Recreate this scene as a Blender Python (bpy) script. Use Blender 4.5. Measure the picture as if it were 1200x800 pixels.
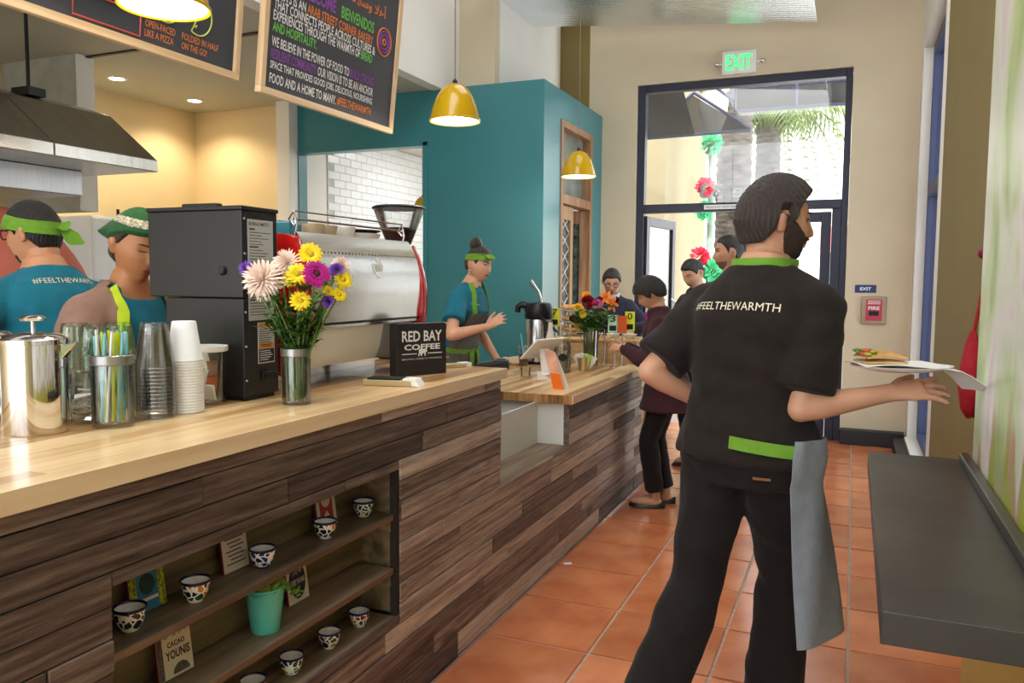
import bpy, bmesh, math, random
import numpy as np
from mathutils import Vector, Matrix, noise
from mathutils.bvhtree import BVHTree

sc = bpy.context.scene
for o in list(bpy.data.objects):
    bpy.data.objects.remove(o, do_unlink=True)
COL = sc.collection
R = math.radians
random.seed(7)

# ------------------------------------------------------------------ camera
YAW, PIT, ROL, FPX, CAMH = .400588, .0762655, -.0075795, 941.88, 1.42
cy_, sy_, cp_, sp_, cr_, sr_ = math.cos(YAW), math.sin(YAW), math.cos(PIT), math.sin(PIT), math.cos(ROL), math.sin(ROL)
fw = Vector((-sy_ * cp_, cy_ * cp_, -sp_)); rt = Vector((cy_, sy_, 0)); dn = fw.cross(rt)
rt2 = rt * cr_ + dn * sr_; dn2 = dn * cr_ - rt * sr_
cam_d = bpy.data.cameras.new('camera'); cam = bpy.data.objects.new('camera', cam_d); COL.objects.link(cam)
m = Matrix((rt2, -dn2, -fw)).transposed().to_4x4(); m.translation = (0, 0, CAMH)
cam.matrix_world = m
cam_d.sensor_width = 36; cam_d.lens = FPX / 1200 * 36; cam_d.clip_start = .05; cam_d.clip_end = 300
sc.camera = cam

# ------------------------------------------------------------------ world, sun, exposure
sc.view_settings.view_transform = 'Standard'; sc.view_settings.look = 'None'
sc.view_settings.gamma = 1; sc.view_settings.use_curve_mapping = False
sc.view_settings.exposure = 0.25
w = bpy.data.worlds.new('world'); sc.world = w; w.use_nodes = True
bg = w.node_tree.nodes['Background']; bg.inputs[0].default_value = (.93, .97, 1, 1); bg.inputs[1].default_value = 3.8
sun_d = bpy.data.lights.new('sun', 'SUN'); sun = bpy.data.objects.new('sun', sun_d); COL.objects.link(sun)
sun_d.energy = 5.5; sun_d.angle = R(2); sun_d.color = (1, .96, .9)
sun.rotation_euler = Vector((.35, .55, -1)).to_track_quat('-Z', 'Y').to_euler()
# two added fill lights below the unseen hall ceiling, brightening the aisle
for k, (x, y, sx, sy, e) in enumerate(((-1.3, 1.2, 1.6, 3.2, 60), (-1.3, 4.6, 1.6, 1.8, 24))):
    d = bpy.data.lights.new('ceiling_fill', 'AREA'); o = bpy.data.objects.new('ceiling_fill', d); COL.objects.link(o)
    d.shape = 'RECTANGLE'; d.size = sx; d.size_y = sy; d.energy = e; d.color = (.97, .98, 1); o.location = (x, y, 4.55)

# ------------------------------------------------------------------ materials
def S(r, g=None, b=None):
    if g is None: g = b = r
    f = lambda c: (c / 255 / 12.92) if c <= 10 else ((c / 255 + .055) / 1.055) ** 2.4
    return (f(r), f(g), f(b), 1)
MATS = {}
def mat(name, col, rough=.5, metal=0, var=.12, scale=8, bump=.0, bscale=60, trans=0, emit=None, estr=0, coat=0, stretch=None, ior=1.45, sheen=0, col2=None, alpha=None, rvar=0):
    if name in MATS: return MATS[name]
    m = bpy.data.materials.new(name); m.use_nodes = True; nt = m.node_tree; b = nt.nodes['Principled BSDF']
    if len(col) == 3: col = (*col, 1)
    b.inputs['Roughness'].default_value = rough; b.inputs['Metallic'].default_value = metal; b.inputs['IOR'].default_value = ior
    b.inputs['Transmission Weight'].default_value = trans; b.inputs['Coat Weight'].default_value = coat
    if sheen: b.inputs['Sheen Weight'].default_value = sheen
    if alpha is not None: b.inputs['Alpha'].default_value = alpha
    tc = nt.nodes.new('ShaderNodeTexCoord'); mp = nt.nodes.new('ShaderNodeMapping')
    nt.links.new(tc.outputs['Object'], mp.inputs[0])
    if stretch: mp.inputs['Scale'].default_value = stretch
    nz = nt.nodes.new('ShaderNodeTexNoise'); nz.inputs['Scale'].default_value = scale; nz.inputs['Detail'].default_value = 6
    nt.links.new(mp.outputs[0], nz.inputs['Vector'])
    rp = nt.nodes.new('ShaderNodeValToRGB')
    a = col2 if col2 else tuple(c * (1 - var) for c in col[:3]) + (1,)
    c_ = col if col2 else tuple(min(1, c * (1 + var)) for c in col[:3]) + (1,)
    rp.color_ramp.elements[0].position = .3; rp.color_ramp.elements[1].position = .7
    rp.color_ramp.elements[0].color = a; rp.color_ramp.elements[1].color = c_
    nt.links.new(nz.outputs['Fac'], rp.inputs[0]); nt.links.new(rp.outputs[0], b.inputs['Base Color'])
    if rvar:
        mr = nt.nodes.new('ShaderNodeMapRange'); mr.inputs[3].default_value = max(0, rough - rvar); mr.inputs[4].default_value = rough + rvar
        nt.links.new(nz.outputs['Fac'], mr.inputs[0]); nt.links.new(mr.outputs[0], b.inputs['Roughness'])
    if bump:
        n2 = nt.nodes.new('ShaderNodeTexNoise'); n2.inputs['Scale'].default_value = bscale; n2.inputs['Detail'].default_value = 4
        nt.links.new(mp.outputs[0], n2.inputs['Vector'])
        bp = nt.nodes.new('ShaderNodeBump'); bp.inputs['Strength'].default_value = bump; bp.inputs['Distance'].default_value = .01
        nt.links.new(n2.outputs['Fac'], bp.inputs['Height']); nt.links.new(bp.outputs[0], b.inputs['Normal'])
    if emit:
        b.inputs['Emission Color'].default_value = emit if len(emit) == 4 else (*emit, 1); b.inputs['Emission Strength'].default_value = estr
    MATS[name] = m; return m

def wood(name, dark, mid, light, axis='Y', rough=.55, spread=.35, grain=1.0, bump=.25, coat=0, fine=.25, knots=0):
    """streaky timber; the board's own random number shifts grain and tone"""
    if name in MATS: return MATS[name]
    m = bpy.data.materials.new(name); m.use_nodes = True; nt = m.node_tree; N = nt.nodes; L = nt.links; b = N['Principled BSDF']
    b.inputs['Roughness'].default_value = rough; b.inputs['Coat Weight'].default_value = coat
    tc = N.new('ShaderNodeTexCoord'); oi = N.new('ShaderNodeObjectInfo')
    mul = N.new('ShaderNodeMath'); mul.operation = 'MULTIPLY'; mul.inputs[1].default_value = 57.3; L.new(oi.outputs['Random'], mul.inputs[0])
    add = N.new('ShaderNodeVectorMath'); add.operation = 'ADD'; L.new(tc.outputs['Object'], add.inputs[0]); L.new(mul.outputs[0], add.inputs[1])
    mp = N.new('ShaderNodeMapping'); L.new(add.outputs[0], mp.inputs[0])
    s = [14 * grain, 14 * grain, 14 * grain]; s['XYZ'.index(axis)] = .8 * grain; mp.inputs['Scale'].default_value = s
    n1 = N.new('ShaderNodeTexNoise'); n1.inputs['Scale'].default_value = 1.3; n1.inputs['Detail'].default_value = 9; n1.inputs['Roughness'].default_value = .62; n1.inputs['Distortion'].default_value = .7
    L.new(mp.outputs[0], n1.inputs['Vector'])
    wv = N.new('ShaderNodeTexWave'); wv.bands_direction = 'Z' if axis != 'Z' else 'X'; wv.inputs['Scale'].default_value = .6; wv.inputs['Distortion'].default_value = 14; wv.inputs['Detail'].default_value = 3; wv.inputs['Detail Scale'].default_value = 1.2
    L.new(mp.outputs[0], wv.inputs['Vector'])
    mx = N.new('ShaderNodeMix'); mx.data_type = 'FLOAT'; mx.inputs[0].default_value = .16; L.new(n1.outputs['Fac'], mx.inputs[2]); L.new(wv.outputs['Fac'], mx.inputs[3])
    n2 = N.new('ShaderNodeTexNoise'); n2.inputs['Scale'].default_value = 7; n2.inputs['Detail'].default_value = 5; n2.inputs['Roughness'].default_value = .7; L.new(mp.outputs[0], n2.inputs['Vector'])
    m2 = N.new('ShaderNodeMath'); m2.operation = 'MULTIPLY_ADD'; m2.inputs[1].default_value = fine; m2.inputs[2].default_value = -fine / 2; L.new(n2.outputs['Fac'], m2.inputs[0])
    m3 = N.new('ShaderNodeMath'); m3.operation = 'ADD'; L.new(mx.outputs[0], m3.inputs[0]); L.new(m2.outputs[0], m3.inputs[1])
    kp = N.new('ShaderNodeMapping'); ks = [9, 9, 9]; ks['XYZ'.index(axis)] = 4.5; kp.inputs['Scale'].default_value = ks; L.new(add.outputs[0], kp.inputs[0])
    kv = N.new('ShaderNodeTexVoronoi'); kv.inputs['Scale'].default_value = .55; L.new(kp.outputs[0], kv.inputs['Vector'])
    km = N.new('ShaderNodeMapRange'); km.inputs[1].default_value = .05; km.inputs[2].default_value = .2; km.inputs[3].default_value = -knots; km.inputs[4].default_value = 0; L.new(kv.outputs['Distance'], km.inputs[0])
    m4 = N.new('ShaderNodeMath'); m4.operation = 'ADD'; L.new(m3.outputs[0], m4.inputs[0]); L.new(km.outputs[0], m4.inputs[1])
    rnd = N.new('ShaderNodeMath'); rnd.operation = 'MULTIPLY_ADD'; rnd.inputs[1].default_value = spread; rnd.inputs[2].default_value = -spread / 2; L.new(oi.outputs['Random'], rnd.inputs[0])
    ad = N.new('ShaderNodeMath'); ad.operation = 'ADD'; L.new(m4.outputs[0], ad.inputs[0]); L.new(rnd.outputs[0], ad.inputs[1])
    rp = N.new('ShaderNodeValToRGB'); e = rp.color_ramp.elements; e[0].position = .2; e[0].color = dark; e[1].position = .8; e[1].color = light
    k = e.new(.48); k.color = mid
    L.new(ad.outputs[0], rp.inputs[0]); L.new(rp.outputs[0], b.inputs['Base Color'])
    bp = N.new('ShaderNodeBump'); bp.inputs['Strength'].default_value = bump; bp.inputs['Distance'].default_value = .004
    L.new(m4.outputs[0], bp.inputs['Height']); L.new(bp.outputs[0], b.inputs['Normal'])
    MATS[name] = m; return m

def glass(name, tint=(.985, .992, .99, 1), rough=.02, gloss=.12, refl=.8):
    """thin clear glass: lets light straight through with a clean reflection"""
    if name in MATS: return MATS[name]
    m = bpy.data.materials.new(name); m.use_nodes = True; nt = m.node_tree; N = nt.nodes; L = nt.links
    N.remove(N['Principled BSDF']); out = N['Material Output']
    t = N.new('ShaderNodeBsdfTransparent'); t.inputs[0].default_value = tint
    g = N.new('ShaderNodeBsdfGlossy'); g.inputs['Roughness'].default_value = rough
    fr = N.new('ShaderNodeFresnel'); fr.inputs[0].default_value = 1.5
    mr = N.new('ShaderNodeMath'); mr.operation = 'MULTIPLY_ADD'; mr.inputs[1].default_value = refl; mr.inputs[2].default_value = gloss * .25; L.new(fr.outputs[0], mr.inputs[0])
    nz = N.new('ShaderNodeTexNoise'); nz.inputs['Scale'].default_value = 30; bp = N.new('ShaderNodeBump'); bp.inputs['Strength'].default_value = .03; L.new(nz.outputs['Fac'], bp.inputs['Height']); L.new(bp.outputs[0], g.inputs['Normal'])
    mx = N.new('ShaderNodeMixShader'); L.new(mr.outputs[0], mx.inputs[0]); L.new(t.outputs[0], mx.inputs[1]); L.new(g.outputs[0], mx.inputs[2]); L.new(mx.outputs[0], out.inputs[0])
    MATS[name] = m; return m

# ------------------------------------------------------------------ mesh helpers
V = Vector
class MB:
    def __init__(s): s.v = []; s.f = []
    def add(s, vs, fs, M=None):
        n = len(s.v)
        s.v += [tuple(M @ V(p)) if M is not None else tuple(p) for p in vs]
        s.f += [tuple(i + n for i in f) for f in fs]; return s
    def box(s, x0, x1, y0, y1, z0, z1, M=None):
        vs = [(x, y, z) for z in (z0, z1) for y in (y0, y1) for x in (x0, x1)]
        return s.add(vs, [(0, 2, 3, 1), (4, 5, 7, 6), (0, 1, 5, 4), (2, 6, 7, 3), (0, 4, 6, 2), (1, 3, 7, 5)], M)
    def hexa(s, b4, t4):
        return s.add(list(b4) + list(t4), [(3, 2, 1, 0), (4, 5, 6, 7), (0, 1, 5, 4), (1, 2, 6, 5), (2, 3, 7, 6), (3, 0, 4, 7)])
    def loft(s, rings, caps=True, closed=False):
        n = len(rings[0]); k = len(s.v)
        vs = [p for r in rings for p in r]; fs = []
        m = len(rings)
        for i in range(m if closed else m - 1):
            a = i * n; b = ((i + 1) % m) * n
            for j in range(n): fs.append((a + j, a + (j + 1) % n, b + (j + 1) % n, b + j))
        if caps and not closed:
            fs.append(tuple(range(n - 1, -1, -1))); fs.append(tuple(range((m - 1) * n, m * n)))
        return s.add(vs, fs)
    def lathe(s, prof, n=24, c=(0, 0, 0), M=None, caps=True, closed=False):
        c = V(c); T = M if M is not None else Matrix.Identity(4)
        rings = [[T @ V((r * math.cos(2 * math.pi * j / n), r * math.sin(2 * math.pi * j / n), z)) + c for j in range(n)] for r, z in prof]
        return s.loft(rings, caps, closed)
    def tube(s, pts, r, n=8, caps=True, closed=False):
        pts = [V(p) for p in pts]; rs = r if isinstance(r, (list, tuple)) else [r] * len(pts)
        rings = []; up = None; m = len(pts)
        for i, p in enumerate(pts):
            if closed: t = pts[(i + 1) % m] - pts[i - 1]
            else: t = (pts[min(i + 1, m - 1)] - pts[max(i - 1, 0)])
            t = t.normalized() if t.length > 1e-9 else V((0, 0, 1))
            if up is None: up = t.orthogonal().normalized()
            up = (up - t * up.dot(t)); up = up.normalized() if up.length > 1e-6 else t.orthogonal().normalized()
            q = t.cross(up)
            rings.append([p + (up * math.cos(2 * math.pi * j / n) + q * math.sin(2 * math.pi * j / n)) * rs[i] for j in range(n)])
        return s.loft(rings, caps, closed)
    def ball(s, c, r, n=16, m=10, M=None):
        r = r if isinstance(r, (tuple, list)) else (r, r, r); c = V(c); T = M if M is not None else Matrix.Identity(3)
        rings = []
        for i in range(1, m):
            a = math.pi * i / m
            rings.append([c + T @ V((r[0] * math.sin(a) * math.cos(2 * math.pi * j / n), r[1] * math.sin(a) * math.sin(2 * math.pi * j / n), -r[2] * math.cos(a))) for j in range(n)])
        k = len(s.v); s.loft(rings, caps=False)
        a = len(s.v); s.v += [tuple(c + T @ V((0, 0, -r[2]))), tuple(c + T @ V((0, 0, r[2])))]
        e = k + (m - 2) * n
        for j in range(n):
            s.f.append((k + (j + 1) % n, k + j, a)); s.f.append((e + j, e + (j + 1) % n, a + 1))
        return s
    def prism(s, poly, d, M=None):
        """outline in xy, extruded 0..d in z, then moved by M"""
        n = len(poly); vs = [(x, y, 0) for x, y in poly] + [(x, y, d) for x, y in poly]
        fs = [tuple(range(n - 1, -1, -1)), tuple(range(n, 2 * n))] + [(i, (i + 1) % n, (i + 1) % n + n, i + n) for i in range(n)]
        return s.add(vs, fs, M)
    def grid(s, P):
        """P[i][j] points -> quad sheet"""
        a, b = len(P), len(P[0])
        return s.add([p for r in P for p in r], [(i * b + j, i * b + j + 1, (i + 1) * b + j + 1, (i + 1) * b + j) for i in range(a - 1) for j in range(b - 1)])
    def sheet(s, P, t, nrm=None):
        """closed thin solid from a grid, thickness t"""
        a, b = len(P), len(P[0]); P = [[V(p) for p in r] for r in P]; Q = []
        for i in range(a):
            q = []
            for j in range(b):
                du = P[i][min(j + 1, b - 1)] - P[i][max(j - 1, 0)]; dv = P[min(i + 1, a - 1)][j] - P[max(i - 1, 0)][j]
                n_ = du.cross(dv); n_ = n_.normalized() if n_.length > 1e-9 else V((0, 0, 1)); q.append(P[i][j] + n_ * t)
            Q.append(q)
        k = a * b; vs = [p for r in P for p in r] + [p for r in Q for p in r]; fs = []
        for i in range(a - 1):
            for j in range(b - 1):
                q = (i * b + j, i * b + j + 1, (i + 1) * b + j + 1, (i + 1) * b + j); fs.append(q[::-1]); fs.append(tuple(x + k for x in q))
        per = [(0, j) for j in range(b)] + [(i, b - 1) for i in range(1, a)] + [(a - 1, j) for j in range(b - 2, -1, -1)] + [(i, 0) for i in range(a - 2, 0, -1)]
        per = [i * b + j for i, j in per]
        for i in range(len(per)):
            x, y = per[i], per[(i + 1) % len(per)]; fs.append((x, y, y + k, x + k))
        return s.add(vs, fs)
    def mesh(s, name, off=None):
        me = bpy.data.meshes.new(name)
        vs = s.v if off is None else [(p[0] - off[0], p[1] - off[1], p[2] - off[2]) for p in s.v]
        me.from_pydata(vs, [], s.f); return me
    def build(s, name, material, parent=None, smooth=None, bevel=0, seg=2, off=None, loc=None, rot=None, fixn=True):
        me = s.mesh(name, off)
        if bevel or fixn:
            bm = bmesh.new(); bm.from_mesh(me)
            if fixn: bmesh.ops.recalc_face_normals(bm, faces=bm.faces)
            if bevel:
                ed = [e for e in bm.edges if len(e.link_faces) == 2 and e.calc_face_angle(0) > .5]
                bmesh.ops.bevel(bm, geom=ed, offset=bevel, segments=seg, affect='EDGES', profile=.5, clamp_overlap=True)
            bm.to_mesh(me); bm.free()
        return link(name, me, material, parent, smooth, loc, rot)

def link(name, me, material, parent=None, smooth=None, loc=None, rot=None):
    if material is not None and not me.materials: me.materials.append(material)
    if smooth is not None:
        me.polygons.foreach_set('use_smooth', [True] * len(me.polygons))
        if smooth < 180: me.set_sharp_from_angle(angle=R(smooth))
    o = bpy.data.objects.new(name, me); COL.objects.link(o); o.parent = parent
    if loc is not None: o.location = loc
    if rot is not None: o.rotation_euler = rot
    return o
def tag(o, label=None, cat=None, group=None, kind=None):
    if label: o['label'] = label
    if cat: o['category'] = cat
    if group: o['group'] = group
    if kind: o['kind'] = kind
    return o
def thing(name, label, cat, loc=(0, 0, 0), rz=0, group=None):
    o = bpy.data.objects.new(name, None); COL.objects.link(o); o.location = loc; o.rotation_euler = (0, 0, rz); o.empty_display_size = .05
    return tag(o, label, cat, group)
def struct(o, label=None):
    o['kind'] = 'structure'
    if label: o['label'] = label
    return o
def copy_tree(o, parent=None, loc=None, rz=None, label=None):
    c = o.copy(); COL.objects.link(c); c.parent = parent
    if loc is not None: c.location = loc
    if rz is not None: c.rotation_euler = (0, 0, rz)
    if label: c['label'] = label
    for ch in list(o.children): copy_tree(ch, c)
    return c
def boxo(name, material, x0, x1, y0, y1, z0, z1, parent=None, bevel=0, smooth=None):
    return MB().box(x0, x1, y0, y1, z0, z1).build(name, material, parent, bevel=bevel, smooth=smooth)
def frame(X, Y, Z, o=(0, 0, 0)):
    m = Matrix((V(X), V(Y), V(Z))).transposed().to_4x4(); m.translation = o; return m
def text_mesh(s, size=1, bold=0, align='LEFT', sx=1, spacing=1, res=2, ext=0):
    c = bpy.data.curves.new('lettering', 'FONT'); c.body = s; c.size = size; c.align_x = align; c.offset = bold; c.resolution_u = res; c.space_character = spacing; c.extrude = ext
    o = bpy.data.objects.new('lettering', c); COL.objects.link(o)
    dg = bpy.context.evaluated_depsgraph_get(); me = bpy.data.meshes.new_from_object(o.evaluated_get(dg))
    bpy.data.objects.remove(o); bpy.data.curves.remove(c)
    me.transform(Matrix.Diagonal((sx, 1, 1, 1))); me.materials.clear(); return me
def lettering(s, material, M, width=None, height=None, parent=None, bold=0, align='LEFT', name='lettering', sx=1, spacing=1):
    """flat printed words; M carries text x/y/normal; fitted to width (m) and cap height (m) if given"""
    me = text_mesh(s, 1, bold, align, 1, spacing)
    xs = [v.co.x for v in me.vertices]; ys = [v.co.y for v in me.vertices]
    if not xs: return None
    kx = ky = 1
    if height: ky = height / (max(ys) - min(ys)); kx = ky
    if width: kx = width / (max(xs) - min(xs)); ky = ky if height else kx
    ox = min(xs) if align == 'LEFT' else (min(xs) + max(xs)) / 2
    me.transform(Matrix.Diagonal((kx, ky, 1, 1)) @ Matrix.Translation((-ox, -min(ys), 0)))
    me.transform(M); return link(name, me, material, parent)
def stroke(pts, r, material, M, name, parent, closed=False, n=5):
    return MB().tube([M @ V((p[0], p[1], 0)) for p in pts], r, n, closed=closed).build(name, material, parent, smooth=180)
# ------------------------------------------------------------------ shared materials
def randomise(m, amt=.3, hue=.0):
    nt = m.node_tree; b = nt.nodes['Principled BSDF']; src = b.inputs['Base Color'].links[0].from_socket
    oi = nt.nodes.new('ShaderNodeObjectInfo'); mr = nt.nodes.new('ShaderNodeMapRange'); mr.inputs[3].default_value = 1 - amt; mr.inputs[4].default_value = 1 + amt
    nt.links.new(oi.outputs['Random'], mr.inputs[0])
    hs = nt.nodes.new('ShaderNodeHueSaturation'); nt.links.new(mr.outputs[0], hs.inputs['Value']); nt.links.new(src, hs.inputs['Color']); nt.links.new(hs.outputs[0], b.inputs['Base Color'])
    return m
beige = mat('beige_paint', S(214, 200, 172), .75, var=.03, scale=3, bump=.05, bscale=90)
white_p = mat('white_paint', S(236, 233, 226), .7, var=.02, scale=3, bump=.04, bscale=90)
olive = mat('olive_paint', S(130, 114, 66), .7, var=.04, scale=3, bump=.05, bscale=90)
teal = mat('teal_paint', S(56, 126, 134), .3, var=.04, scale=2, bump=.03, bscale=120)
kyel = mat('warm_cream_paint', S(226, 204, 160), .7, var=.03, scale=2)
ceilm = mat('kitchen_ceiling_paint', S(186, 184, 170), .8, var=.04, scale=2)
grout = mat('grey_grout', S(176, 160, 146), .9, var=.2, scale=40)
terra = randomise(mat('terracotta_tile', S(216, 138, 92), .2, var=.0, scale=4, bump=.05, bscale=12, col2=S(188, 104, 64), rvar=.08), .13)
black_p = mat('black_painted_wood', S(32, 32, 36), .45, var=.1)
steel = mat('brushed_steel', S(200, 200, 204), .22, 1, var=.06, scale=5, stretch=(1, 40, 1), rvar=.06)
steel_d = mat('dull_steel', S(150, 150, 150), .32, 1, var=.08, scale=5, stretch=(1, 30, 1))
chrome = mat('polished_chrome', S(225, 225, 228), .07, 1, var=.02)
blk_metal = mat('black_metal', S(24, 24, 26), .4, .2, var=.1)
blue_f = mat('navy_window_frame', S(66, 74, 110), .45, .1, var=.06)
dark_f = mat('dark_bronze_frame', S(40, 42, 58), .4, .3, var=.08)
clear = glass('clear_glass')
whitem = mat('white_enamel', S(240, 240, 238), .4, var=.02)

# ------------------------------------------------------------------ floor with its tiles
floor = struct(boxo('floor', grout, -6.2, .9, -4, 9.6, -.12, -.005), 'terracotta tiled cafe floor with grey grout')
TX, TY = .457, .4325
def tile_mesh(w, d):
    me = MB().box(-w / 2, w / 2, -d / 2, d / 2, -.012, .0)
    bm = bmesh.new(); t = me.mesh('tile'); bm.from_mesh(t)
    bmesh.ops.bevel(bm, geom=[e for e in bm.edges if all(v.co.z > -.001 for v in e.verts)], offset=.004, segments=2, affect='EDGES'); bm.to_mesh(t); bm.free()
    t.materials.append(terra); return t
tme = tile_mesh(TX - .009, TY - .009)
rng = random.Random(3)
for i in range(-6, 2):
    for j in range(-7, 12):
        x = .031 + TX * (i + .5); y = 2.856 + TY * (j + .5)
        if x < -1.4 and y < 5.6: continue
        o = bpy.data.objects.new('tile', tme); COL.objects.link(o); o.parent = floor
        o.location = (x, y, rng.uniform(-.0012, .0006)); o.rotation_euler = (rng.uniform(-.0016, .0016), rng.uniform(-.0016, .0016), rng.choice((0, math.pi)))

# ------------------------------------------------------------------ hall shell
struct(MB().box(-2.455, -1.975, 7.7, 7.92, 0, 4.6).box(-.068, .76, 7.7, 7.92, 0, 4.6).box(-1.975, -.068, 7.7, 7.92, 3.285, 4.6).build('wall_far', beige), 'beige entrance wall around the glazed door')
struct(boxo('wall_recess', olive, -2.95, -2.455, 8.05, 8.25, 2.9, 4.6))
struct(MB().box(.459, .76, -4, 5.5, 0, 4.6).build('wall_right', olive), 'olive side wall behind the mural board')
struct(MB().box(.459, .76, 7.48, 7.7, 0, 4.6).box(.459, .76, 5.5, 7.48, 3.33, 4.6).box(.459, .76, 5.5, 7.48, -.05, .1).build('wall_right_end', white_p), 'white reveal of the tall side window')
struct(boxo('trim_1', white_p, .445, .462, 5.44, 5.5, 0, 3.36))
w1 = bpy.data.objects.new('window_1', None); COL.objects.link(w1); struct(w1, 'tall blue framed side window by the entrance')
for a in ((.53, .61, 5.5, 5.56, .1, 3.33), (.53, .61, 7.42, 7.48, .1, 3.33), (.53, .61, 5.56, 7.42, 3.26, 3.33), (.53, .61, 5.56, 7.42, .1, .17), (.53, .61, 5.56, 7.42, 2.12, 2.2)):
    boxo('window_frame', blue_f, *a, parent=w1, bevel=.004)
for a in ((5.56, 7.42, .17, 2.12), (5.56, 7.42, 2.2, 3.26)):
    boxo('pane', clear, .566, .572, *a, parent=w1)
struct(boxo('window_sill_1', white_p, .44, .53, 5.5, 7.48, .1, .125))
struct(boxo('baseboard_far', black_p, -.068, .446, 7.58, 7.698, .001, .13, bevel=.006), 'black kerb under the beige wall')
struct(boxo('baseboard_right', black_p, .35, .458, 5.5, 7.57, .001, .1, bevel=.006))
struct(boxo('ceiling', mat('hall_ceiling_paint', S(226, 224, 216), .8, var=.03), -3.33, .9, -4, 8.25, 4.6, 4.7))

# invented kerbs, out of view, dressing the added fill lights as skylights
for n_, (y0, y1) in enumerate(((-.4, 2.8), (3.7, 5.5))):
    struct(MB().box(-2.16, -2.1, y0 - .06, y1 + .06, 4.5, 4.6).box(-.5, -.44, y0 - .06, y1 + .06, 4.5, 4.6).box(-2.1, -.5, y0 - .06, y0, 4.5, 4.6).box(-2.1, -.5, y1, y1 + .06, 4.5, 4.6).build('window_%d' % (n_ + 2), whitem), 'invented white kerb around an added ceiling fill light')
# kitchen shell
struct(boxo('ceiling_kitchen', ceilm, -6.1, -3.335, -4, 6.22, 3.012, 3.1), 'low grey kitchen ceiling')
struct(boxo('wall_fascia', white_p, -3.335, -3.225, -4, 6.4, 3.006, 4.6), 'white bulkhead above the kitchen opening')
struct(boxo('wall_left', kyel, -6.1, -5.97, -4, 6.22, 0, 3.012), 'warm cream kitchen side wall')
struct(boxo('wall_kitchen_end', kyel, -5.97, -4.87, 6.13, 6.22, 0, 3.012), 'warm cream kitchen end wall')
struct(boxo('column_1', white_p, -4.87, -4.725, 5.98, 6.22, 0, 3.012, bevel=.004), 'white painted corner post beside the teal wall')
struct(boxo('trim_2', black_p, -5.97, -3.24, 4.27, 4.3, 3.0, 3.0115))
struct(MB().box(-3.23, -2.889, 6.4, 6.5, 3.02, 4.6).build('wall_upper', beige))
struct(MB().box(-2.97, -2.889, 6.5, 8.25, 3.02, 4.6).build('wall_upper_side', white_p))

# teal partition box
tw = struct(MB().box(-4.725, -4.715, 6.1, 6.22, 0, 3.015).box(-3.385, -2.32, 6.1, 6.22, 0, 3.015).box(-4.715, -3.385, 6.1, 6.22, 2.555, 3.015).box(-4.715, -3.385, 6.1, 6.22, 0, 1.02)
            .build('wall_partition', teal), 'teal partition wall with a serving hatch')
struct(MB().box(-2.44, -2.32, 6.22, 6.5, 0, 3.015).box(-2.44, -2.32, 7.38, 7.7, 0, 3.015).box(-2.44, -2.32, 6.5, 7.38, 2.78, 3.015).build('wall_partition_side', teal), 'teal side wall with a glazed wooden door')
struct(boxo('wall_partition_top', teal, -4.72, -2.33, 6.11, 7.69, 2.99, 3.016))
ht = struct(MB().box(-3.415, -3.375, 6.085, 6.102, 1.02, 2.585).box(-4.72, -3.375, 6.085, 6.102, 2.552, 2.585).build('trim_3', teal, bevel=.003))
# room beyond the hatch
struct(boxo('wall_scullery', white_p, -5.05, -4.9, 6.22, 9.4, 0, 2.95), 'white scullery wall seen through the hatch')
struct(boxo('wall_scullery_end', white_p, -4.9, -2.44, 9.3, 9.4, 0, 2.95))
struct(boxo('ceiling_scullery', white_p, -5.05, -2.44, 6.23, 9.4, 2.9, 2.98))
swall = bpy.data.objects.new('wall_subway', None); COL.objects.link(swall); struct(swall, 'white subway tile cladding in the scullery')
subway = randomise(mat('white_subway_tile', S(240, 241, 240), .15, var=.02), .04)
boxo('grout_bed', mat('pale_grout', S(196, 194, 190), .9), -4.9, -4.893, 6.78, 9.29, 1.0, 2.88, parent=swall)
sme = MB().box(0, .009, -.097, .097, -.0375, .0375).mesh('tile'); bm = bmesh.new(); bm.from_mesh(sme); bmesh.ops.bevel(bm, geom=[e for e in bm.edges if all(v.co.x > .008 for v in e.verts)], offset=.004, segments=1, affect='EDGES'); bm.to_mesh(sme); bm.free(); sme.materials.append(subway)
for r in range(24):
    z = 1.04 + r * .079
    if z > 2.86: break
    for c in range(13):
        y = 6.88 + c * .199 + (.0995 if r % 2 else 0)
        if y > 9.18: continue
        o = bpy.data.objects.new('tile', sme); COL.objects.link(o); o.parent = swall; o.location = (-4.893, y, z)
d = bpy.data.lights.new('scullery_fill', 'AREA'); o = bpy.data.objects.new('scullery_fill', d); COL.objects.link(o); d.size = 1.2; d.energy = 20; o.location = (-3.7, 7.8, 2.88)  # added area light to brighten the scullery, with no real fitting behind it

# corrugated metal canopy hung under the ceiling
ny, nx = 200, 2; P = []
for i in range(ny + 1):
    y = 5.7 + 1.6 * i / ny; row = []
    for x in (-2.88, -.357):
        row.append((x, y, 3.574 + (-.357 - x) * .0968 + .0022 * math.sin((y - 5.7) * 2 * math.pi / .05)))
    P.append(row)
can = thing('metal_canopy', 'shiny corrugated metal canopy hung high before the entrance wall', 'canopy', (-1.6, 6.5, 3.7))
MB().sheet(P, .003).build('corrugated_sheet', mat('galvanised_sheet', S(236, 242, 248), .26, 1, var=.05, scale=3), can, smooth=60, off=(-1.6, 6.5, 3.7))
mb = MB()
for x in (-2.6, -.6):
    for y in (6.0, 7.0): mb = MB().tube([(x, y, 3.6 + (-.357 - x) * .0968), (x, y, 4.6)], .006, 6); mb.build('hanger_rod', blk_metal, can, off=(-1.6, 6.5, 3.7))

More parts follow.
